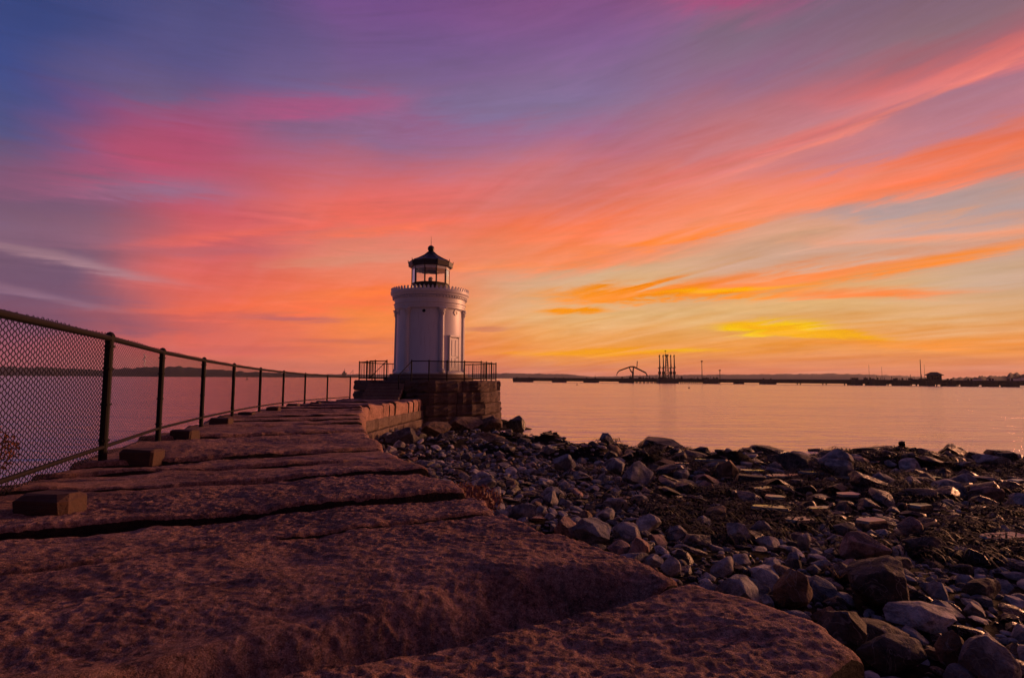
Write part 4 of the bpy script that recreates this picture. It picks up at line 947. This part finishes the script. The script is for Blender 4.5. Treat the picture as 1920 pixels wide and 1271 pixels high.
# the remaining thousands as one mass each for dry and wet stones
def mass(name, ids, m, label, cat):
    Vs = []; Fs = []; Cs = []; base = 0
    for i in ids:
        x, y, r, d = cand[i]; kd, s, tn, wet, rz, tx, ty = info[i]; sub = 2 if (r/y > .008) else 1
        v = PROTO[kd][s][sub]; R_ = np.array(Matrix.Rotation(rz, 3, 'Z') @ Matrix.Rotation(tx, 3, 'X') @ Matrix.Rotation(ty, 3, 'Y'))
        vv = (v*r)@R_.T + np.array([x, y, hs[i]+r*.28]); Vs.append(vv); Fs.append(ICO[sub][1]+base); base += len(v)
        c = np.array(list(TINTS[tn])+[1.]); c[:3] *= rr.uniform(.7, 1.3); Cs.append(np.tile(c, (len(v), 1)))
    V = np.concatenate(Vs); F = np.concatenate(Fs); C_ = np.concatenate(Cs)
    me = bpy.data.meshes.new(name); me.vertices.add(len(V)); me.vertices.foreach_set('co', V.ravel().astype(np.float32))
    me.loops.add(F.size); me.loops.foreach_set('vertex_index', F.ravel().astype(np.int32))
    me.polygons.add(len(F)); me.polygons.foreach_set('loop_start', np.arange(0, F.size, 3, dtype=np.int32)); me.polygons.foreach_set('loop_total', np.full(len(F), 3, dtype=np.int32))
    me.update(calc_edges=True); me.validate(); me.materials.append(m)
    ca = me.color_attributes.new('tint', 'FLOAT_COLOR', 'POINT'); ca.data.foreach_set('color', C_.ravel().astype(np.float32))
    me.polygons.foreach_set('use_smooth', [True]*len(me.polygons))
    try: me.set_sharp_from_angle(angle=rad(26))
    except Exception: pass
    o = bpy.data.objects.new(name, me); COL.objects.link(o); tag(o, label, cat, kind='stuff'); print(name, len(ids), 'tris', len(F))
rest = [i for i in range(len(cand)) if i not in indiv]
mass('beach_stones', [i for i in rest if not info[i][3]], M_rock, 'mass of small dry grey and brown beach stones', 'stones')
mass('wet_stones', [i for i in rest if info[i][3]], M_wet, 'mass of small wet dark stones in the tidal zone', 'stones')

# rockweed draped in the tidal zone
vs_ = []; fs = []
for _ in range(5600):
    y = rr.uniform(7, 24.5); x = rr.uniform(.05*y, 1.05*y+1); d = float(inland(np.array([x]), np.array([y]))[0])
    if d < -.6 or d > 14.5 or x < polyx(EDGE_R, y)+1.5: continue
    if rr.random() > (.95 if x > 1.5+.12*y else .12): continue
    if vnoise(np.array([[x*.6, y*.9, 2.]]), 8)[0] < -.08: continue
    h = float(beach_h(np.array([x]), np.array([y]))[0])
    for s in range(16):
        th = rr.uniform(0, 2*PI); L = rr.uniform(.10, .38); wd = rr.uniform(.006, .016); p = Vector((x+rr.uniform(-.2, .2), y+rr.uniform(-.2, .2), h+rr.uniform(.03, .20))); b0_ = len(vs_); cxx, cyy = p.x, p.y
        for k in range(5):
            t = k/4; th += rr.uniform(-.7, .7); cxx += math.cos(th)*L/4; cyy += math.sin(th)*L/4; cz = p.z+.02*math.sin(t*3)-.10*t*t; wd2 = wd*(1.2-.6*t)
            nx_, ny_ = -math.sin(th), math.cos(th); vs_ += [(cxx+nx_*wd2, cyy+ny_*wd2, cz), (cxx-nx_*wd2, cyy-ny_*wd2, cz+.004)]
        fs += [(b0_+2*k, b0_+2*k+1, b0_+2*k+3, b0_+2*k+2) for k in range(4)]
o = mk('rockweed', vs_, fs, M_weed, None, True); tag(o, 'dark brown rockweed strands draped over the tidal stones', 'seaweed', kind='stuff')

# autumn shrub behind the fence, far left
def leafy(name, c, rx, rz_, n, ls, m, label, cat, stems=7, zbase=1.2):
    e = empty(name, (c[0], c[1], zbase)); tag(e, label, cat); r_ = random.Random(9); vs_ = []; fs = []
    for _ in range(n):
        th, ph = r_.uniform(0, 2*PI), math.acos(r_.uniform(-1, 1)); q = r_.random()**.45
        p = Vector((c[0]+rx*q*math.sin(ph)*math.cos(th), c[1]+rx*q*math.sin(ph)*math.sin(th), c[2]+rz_*q*math.cos(ph)))-Vector((c[0], c[1], zbase))
        a = Vector((r_.gauss(0, 1), r_.gauss(0, 1), r_.gauss(0, 1))).normalized(); b_ = a.orthogonal().normalized(); s = ls*r_.uniform(.6, 1.3); b0_ = len(vs_)
        vs_ += [p-a*s, p+b_*s*.4, p+a*s, p-b_*s*.4]; fs.append((b0_, b0_+1, b0_+2, b0_+3))
    mk('foliage', vs_, fs, m, e)
    for k in range(stems):
        q = MB(); th = r_.uniform(0, 2*PI); q.tube((0, 0, -.3), (rx*.6*math.cos(th), rx*.6*math.sin(th), c[2]-zbase+rz_*r_.uniform(.1, .6)), .012, 5, .004); q.obj('stem', M_timber, e)
leafy('shrub', (-4.40, 4.45, 2.56), .27, .24, 800, .022, M_leaf, 'orange leaved autumn shrub behind the fence at the left edge of the photo', 'shrub', zbase=1.4)
leafy('weed_patch', (-.62, 7.9, 1.42), .5, .24, 1500, .035, M_leafred, 'reddish weeds growing between the slab edge and the beach stones', 'weeds', 5, .9)
for (px, py, sc_, lab) in ((1490, 900, 1., ''), (1575, 1110, .8, 'tuft of dry grass beside the brown rounded boulder'), (1210, 860, 1.6, 'dry straw stalks lying on the peaked waterline mound')):
    if not lab: continue
    g = beach_hit(px, py); q = MB(); r_ = random.Random(px)
    for _ in range(14):
        th = r_.uniform(0, 2*PI); L = r_.uniform(.15, .35)*sc_; q.tube((0, 0, 0), (L*math.cos(th)*.8, L*math.sin(th)*.5, L*.7), .004*sc_, 3, .001)
    o = q.obj('grass_tuft', M_straw); o.location = (g.x, g.y, g.z+.15); tag(o, lab, 'grass tuft')

# ------------------------------------------------------------------ harbour structures far off
def PY(px, d): p = at_y(px, 710, d); return Vector((p.x, d, 0))
pl = [(962, 405), (1075, 398), (1160, 388), (1345, 360), (1440, 348), (1590, 322), (1760, 296), (1925, 272), (2150, 245)]
tp = empty('oil_pier', tuple(PY(1200, 384))); tag(tp, 'long dark trestle pier stretching across the harbour on the right', 'pier'); O = Vector(tp.location)
zd = 2.3
for (a, da_), (b_, db) in zip(pl[:-1], pl[1:]):
    A_, B_ = PY(a, da_)-O, PY(b_, db)-O; e = (B_-A_).normalized(); n_ = Vector((-e.y, e.x, 0))*2.2
    q = MB(); q.add([A_-n_+Vector((0, 0, zd-1.5)), B_-n_+Vector((0, 0, zd-1.5)), B_+n_+Vector((0, 0, zd-1.5)), A_+n_+Vector((0, 0, zd-1.5)), A_-n_+Vector((0, 0, zd)), B_-n_+Vector((0, 0, zd)), B_+n_+Vector((0, 0, zd)), A_+n_+Vector((0, 0, zd))], [(3, 2, 1, 0), (4, 5, 6, 7), (0, 1, 5, 4), (1, 2, 6, 5), (2, 3, 7, 6), (3, 0, 4, 7)]); q.obj('deck', M_pier, tp)
    q = MB(); q.tube(A_-n_*.6+Vector((0, 0, zd+.5)), B_-n_*.6+Vector((0, 0, zd+.5)), .5, 6); q.obj('pipe', M_pier, tp)
def pier_at(px):
    d = float(np.interp(px, [p[0] for p in pl], [p[1] for p in pl])); return PY(px, d)
me_p = None
pile_px = list(range(1165, 1350, 7))+[980, 992, 1042, 1052, 1103, 1112]+list(range(1320, 1350, 9))+[1385, 1438, 1497, 1545]+list(range(1586, 1650, 8))+[1668, 1690, 1712, 1722, 1746, 1760, 1785, 1800, 1822, 1838, 1860, 1876, 1900, 1915]
for i, px in enumerate(pile_px):
    p = pier_at(px)-O; q = MB()
    for s in (-1.8, 1.8): q.tube((p.x, p.y+s, -1.5), (p.x+.3, p.y+s, zd-.8), .35, 6)
    q.obj('pile', M_pier, tp)
# breasting dolphins: low dark caissons under the deck
for px0, px1, z1 in ((962, 1000, 2.6), (1035, 1062, 2.5), (1094, 1122, 2.6), (1160, 1188, 3.2), (1230, 1270, 3.0), (1318, 1345, 3.0), (1378, 1392, 2.0), (1424, 1452, 2.6), (1590, 1612, 3.2), (1622, 1656, 3.4), (1672, 1700, 3.2), (1728, 1744, 3.), (1768, 1786, 3.), (1806, 1824, 3.), (1846, 1864, 3), (1880, 1902, 3)):
    A_, B_ = pier_at(px0)-O, pier_at(px1)-O; q = MB(); wdt = (B_-A_).length
    q.box((A_.x, min(A_.y, B_.y)-3, -.5), (B_.x, min(A_.y, B_.y)+5, z1), .3); q.obj('dolphin', M_pier, tp)
    for k in range(2):
        q = MB(); x_ = A_.x+(.2+.6*k)*(B_.x-A_.x); q.tube((x_, A_.y-2.5, z1-.1), (x_, A_.y-2.5, z1+1.2), .5, 6); q.obj('bollard', M_pier, tp)
rr2 = random.Random(4)
for px in list(range(1170, 1350, 6))+list(range(1595, 1760, 7)):
    p = pier_at(px)-O; q = MB(); hh = rr2.uniform(.4, 2.1); ww = rr2.uniform(.5, 2.2); q.box((p.x-ww/2, p.y-1, zd-.05), (p.x+ww/2, p.y+1, zd+hh)); q.tube((p.x, p.y, zd+hh-.1), (p.x, p.y, zd+hh+rr2.uniform(.3, 2.2)), .12, 5); q.obj('equipment', M_pier, tp)
def zfar(px, py): return at_y(px, py, pier_at(px).y).z
# standing loading arms
def loader(px, lab, w_=1., top=665):
    p = pier_at(px); e = empty('loading_arm', (p.x, p.y, zd)); tag(e, lab, 'loading arm', 'upright loading arms on the pier'); zt = zfar(px, top)-zd; z1 = zfar(px, 699)-zd; z2 = zfar(px, 690)-zd
    q = MB(); q.tube((0, 0, 0), (0, 0, z2), .55*w_, 8); q.obj('riser', M_pier, e)
    q = MB(); q.tube((0, 0, z2), (0, 0, zt), .38*w_, 6, .22*w_); q.tube((.5, 0, z2), (.25, 0, zt-1), .12, 5); q.obj('boom', M_pier, e)
    q = MB(); q.box((-.9*w_, -.7, z1-1), (.9*w_, .7, z1+1), .15); q.obj('counterweight', M_pier, e); q = MB(); q.tube((-1.1*w_, 0, z2), (1.1*w_, 0, z2+.5), .35, 6); q.obj('crossarm', M_pier, e)
    q = MB(); q.tube((-.25, 0, zt-1.6), (.25, 0, zt-.2), .5*w_, 6, .4); q.obj('joint_head', M_pier, e)
for px, lab in ((1237, 'leftmost of the four slender loading arms standing on the pier'), (1244, 'loading arm just left of the taller centre mast on the pier'), (1258, 'loading arm just right of the taller centre mast on the pier'), (1264.5, 'rightmost of the four slender loading arms standing on the pier')): loader(px, lab)
p = pier_at(1250.5); e = empty('lattice_mast', (p.x, p.y, zd)); tag(e, 'thicker lattice mast with aerial in the middle of the loading arms', 'mast')
zt = zfar(1250, 668)-zd; q = MB(); w0_ = 1.3
for sx_, sy_ in ((-1, -1), (1, -1), (1, 1), (-1, 1)): q.tube((sx_*w0_, sy_*w0_, 0), (sx_*.45, sy_*.45, zt), .2, 5)
q.obj('legs_frame', M_pier, e); q = MB(); nseg = 9
for k in range(nseg):
    t0, t1 = k/nseg, (k+1)/nseg; a, b_ = w0_+(.45-w0_)*t0, w0_+(.45-w0_)*t1
    q.tube((-a, -a, zt*t0), (b_, -b_, zt*t1), .11, 4); q.tube((a, -a, zt*t0), (-b_, -b_, zt*t1), .11, 4); q.tube((-a, a, zt*t0), (b_, b_, zt*t1), .11, 4)
q.obj('bracing', M_pier, e); q = MB(); q.box((-1.1, -1.1, zt), (1.1, 1.1, zt+1.2), .2); q.obj('mast_head', M_pier, e)
q = MB(); q.tube((-.8, 0, zt+1), (-.8, 0, zfar(1249, 657)-zd), .1, 5); q.tube((-1.4, 0, zfar(1249, 658)-zd), (-.2, 0, zfar(1249, 658)-zd), .25, 5); q.obj('aerial', M_pier, e)
# folded hose crane: arms making a low peak
p = pier_at(1187); e = empty('hose_crane', (p.x, p.y, zd)); tag(e, 'dark double armed hose crane folded into a wide low peak on the pier', 'crane')
def rel(px, py): q_ = at_y(px, py, p.y); return Vector((q_.x-p.x, 0, q_.z-zd))
q = MB(); q.tube((rel(1186, 706).x, 0, 0), rel(1187, 697), .7, 8); q.tube(rel(1187, 700), rel(1182.5, 695), .5, 6); q.tube(rel(1182.5, 695), rel(1180, 689), .4, 6); q.tube(rel(1187, 697), rel(1188, 688), .5, 6); q.obj('pedestal', M_pier, e)
q = MB(); 
for a, b_, r_ in (((1188, 687.5), (1182, 687.5), .5), ((1182, 687.5), (1161, 695), .5), ((1161, 695), (1157.5, 699), .38), ((1157.5, 699), (1156, 704), .25)): q.tube(rel(*a), rel(*b_), r_, 6)
q.obj('left_arm', M_pier, e); q = MB()
for a, b_, r_ in (((1188, 687.5), (1211, 699), .55), ((1211, 699), (1214, 705), .38)): q.tube(rel(*a), rel(*b_), r_, 6)
q.obj('right_arm', M_pier, e)
q = MB(); q.tube(rel(1194, 690), rel(1195, 677), .3, 5); q.obj('stay_post', M_pier, e)
# single poles
def pole(px, top, r_, lab, lamp=True, grp='poles along the pier'):
    p = pier_at(px); e = empty('pole', (p.x, p.y, zd)); tag(e, lab, 'pole', grp); zt = zfar(px, top)-zd; q = MB(); q.tube((0, 0, 0), (0, 0, zt), r_, 6, r_*.6); q.obj('shaft', M_pier, e)
    if lamp: q = MB(); q.box((-.6, -.3, zt-.5), (.6, .3, zt+.3), .1); q.obj('lamp_head', M_pier, e)
pole(1316.5, 677, .3, 'single tall lamp pole right of the loading arms'); pole(1727, 674, .26, 'tallest thin pole just left of the pier hut', False)
pole(1734, 683, .1, 'very thin aerial between the tallest pole and the pier hut', False); pole(1350, 694, .3, 'short stout post right of the single tall lamp pole')
pole(1630, 684, .1, 'thin aerial left of a second one over the pier', False); pole(1654, 688, .1, 'thin aerial midway between the lamp pole and the pier hut', False); pole(1116, 703, .15, 'short thin post on the left stretch of the pier', False)
# hut on the pier
p = pier_at(1750); e = empty('pier_hut', (p.x, p.y, zd)); tag(e, 'dark hut with a spreading hipped roof standing on the pier at right', 'hut')
def rl2(px, py): q_ = at_y(px, py, p.y); return q_.x-p.x, q_.z-zd
e.rotation_euler = (0, 0, -rad(38)); kx = .8
x0, _ = rl2(1737, 700); x1, ztt = rl2(1765, 703); x0 *= kx; x1 *= kx; q = MB(); q.box((x0, -2.4, 0), (x1, 2.4, ztt), .05); q.obj('wall', M_pier, e)
_, zr = rl2(1750, 697.5); xa, _ = rl2(1733, 700); xb, _ = rl2(1769, 700); xa *= kx; xb *= kx; q = MB(); cx_ = (xa+xb)/2
q.add([(xa, -3.1, ztt), (xb, -3.1, ztt), (xb, 3.1, ztt), (xa, 3.1, ztt), (cx_-1.4, -.5, zr), (cx_+1.4, -.5, zr), (cx_+1.4, .5, zr), (cx_-1.4, .5, zr), (xa, -3.1, ztt-.25), (xb, -3.1, ztt-.25), (xb, 3.1, ztt-.25), (xa, 3.1, ztt-.25)], [(0, 1, 5, 4), (1, 2, 6, 5), (2, 3, 7, 6), (3, 0, 4, 7), (4, 5, 6, 7), (8, 9, 1, 0), (9, 10, 2, 1), (10, 11, 3, 2), (11, 8, 0, 3), (11, 10, 9, 8)]); q.obj('roof', M_pier, e)
for k in range(3):
    q = MB(); wx = x0+(.14+.27*k)*(x1-x0); q.box((wx, -2.46, ztt*.45), (wx+.17*(x1-x0), -2.37, ztt*.8)); q.obj('window', M_hole, e)
# pale waterfront houses on the right headland
for i, (px, py, w_, h_, lab) in enumerate(((1832, 713, 10, 4, 'small pale waterfront house at the left end of the right headland'), (1858, 713, 5, 4, 'tiny pale shed between two waterfront houses'), (1903, 712, 9, 4, 'pale waterfront house near the foot of the headland trees'), (1918, 710, 16, 5, 'larger pale building cut by the right edge of the photo'))):
    p = at_y(px, py, 400); s = .4; e = empty('waterfront_house', (p.x, 400, p.z)); tag(e, lab, 'house'); W_, H_ = w_*s, h_*s
    q = MB(); q.box((-W_/2, -2, -2.5), (W_/2, 2, H_*.5)); q.obj('wall', M_far, e); q = MB(); q.add([(-W_/2-.2, -2.3, H_*.5), (W_/2+.2, -2.3, H_*.5), (W_/2+.2, 2.3, H_*.5), (-W_/2-.2, 2.3, H_*.5), (-W_/2, 0, H_), (W_/2, 0, H_)], [(0, 1, 5, 4), (2, 3, 4, 5), (1, 2, 5), (3, 0, 4), (3, 2, 1, 0)]); q.obj('roof', M_pier, e)
# ship in the distance left of the tower
p = at_y(655, 705, 1500); e = empty('ship', (p.x, 1500, 0)); tag(e, 'faint distant ship with two masts left of the tower railing', 'ship'); s = 1.5
q = MB(); q.add([(-26, -5, 1), (22, -5, 1), (28, 0, 6), (-27, -6, 6), (-27, 6, 6), (-26, 5, 1), (22, 5, 1), (22, -6, 6), (22, 6, 6)], [(0, 1, 7, 3), (5, 4, 8, 6), (1, 2, 7), (1, 6, 2), (6, 8, 2), (3, 7, 2, 8, 4), (0, 3, 4, 5), (0, 5, 6, 1)]); q.obj('hull', M_pier, e)
q = MB(); q.box((-20, -4, 6), (-8, 4, 14), .5); q.box((-17, -3, 14), (-12, 3, 19), .5); q.obj('deckhouse', M_pier, e)
q = MB(); q.tube((-14, 0, 18), (-14, 0, 25), .6, 6); q.obj('mast', M_pier, e); q = MB(); q.tube((10, 0, 5), (10, 0, 23), .8, 6, .4); q.tube((10, 0, 20), (2, 0, 12), .5, 5); q.obj('mast', M_pier, e)
# buoys
for px, py, lab in ((463, 712, 'dark navigation buoy on the water seen through the fence'), (1082, 722, 'small dark mooring buoy off the left end of the pier'), (1292, 728, 'small dark mooring buoy in the open water right of the loading arms')):
    g = at_z(px, py, 0); e = empty('buoy', (g.x, g.y, 0)); tag(e, lab, 'buoy'); k = 1 if px == 463 else .35
    q = MB(); q.lathe([(.02, -.6), (1.*k, -.4), (1.05*k, .3*k), (.85*k, .5*k), (.3*k, .55*k)], 14); q.obj('float', M_black, e); q = MB(); q.tube((0, 0, .4*k), (0, 0, 2.4*k), .4*k, 6, .14*k); q.obj('tower', M_black, e)
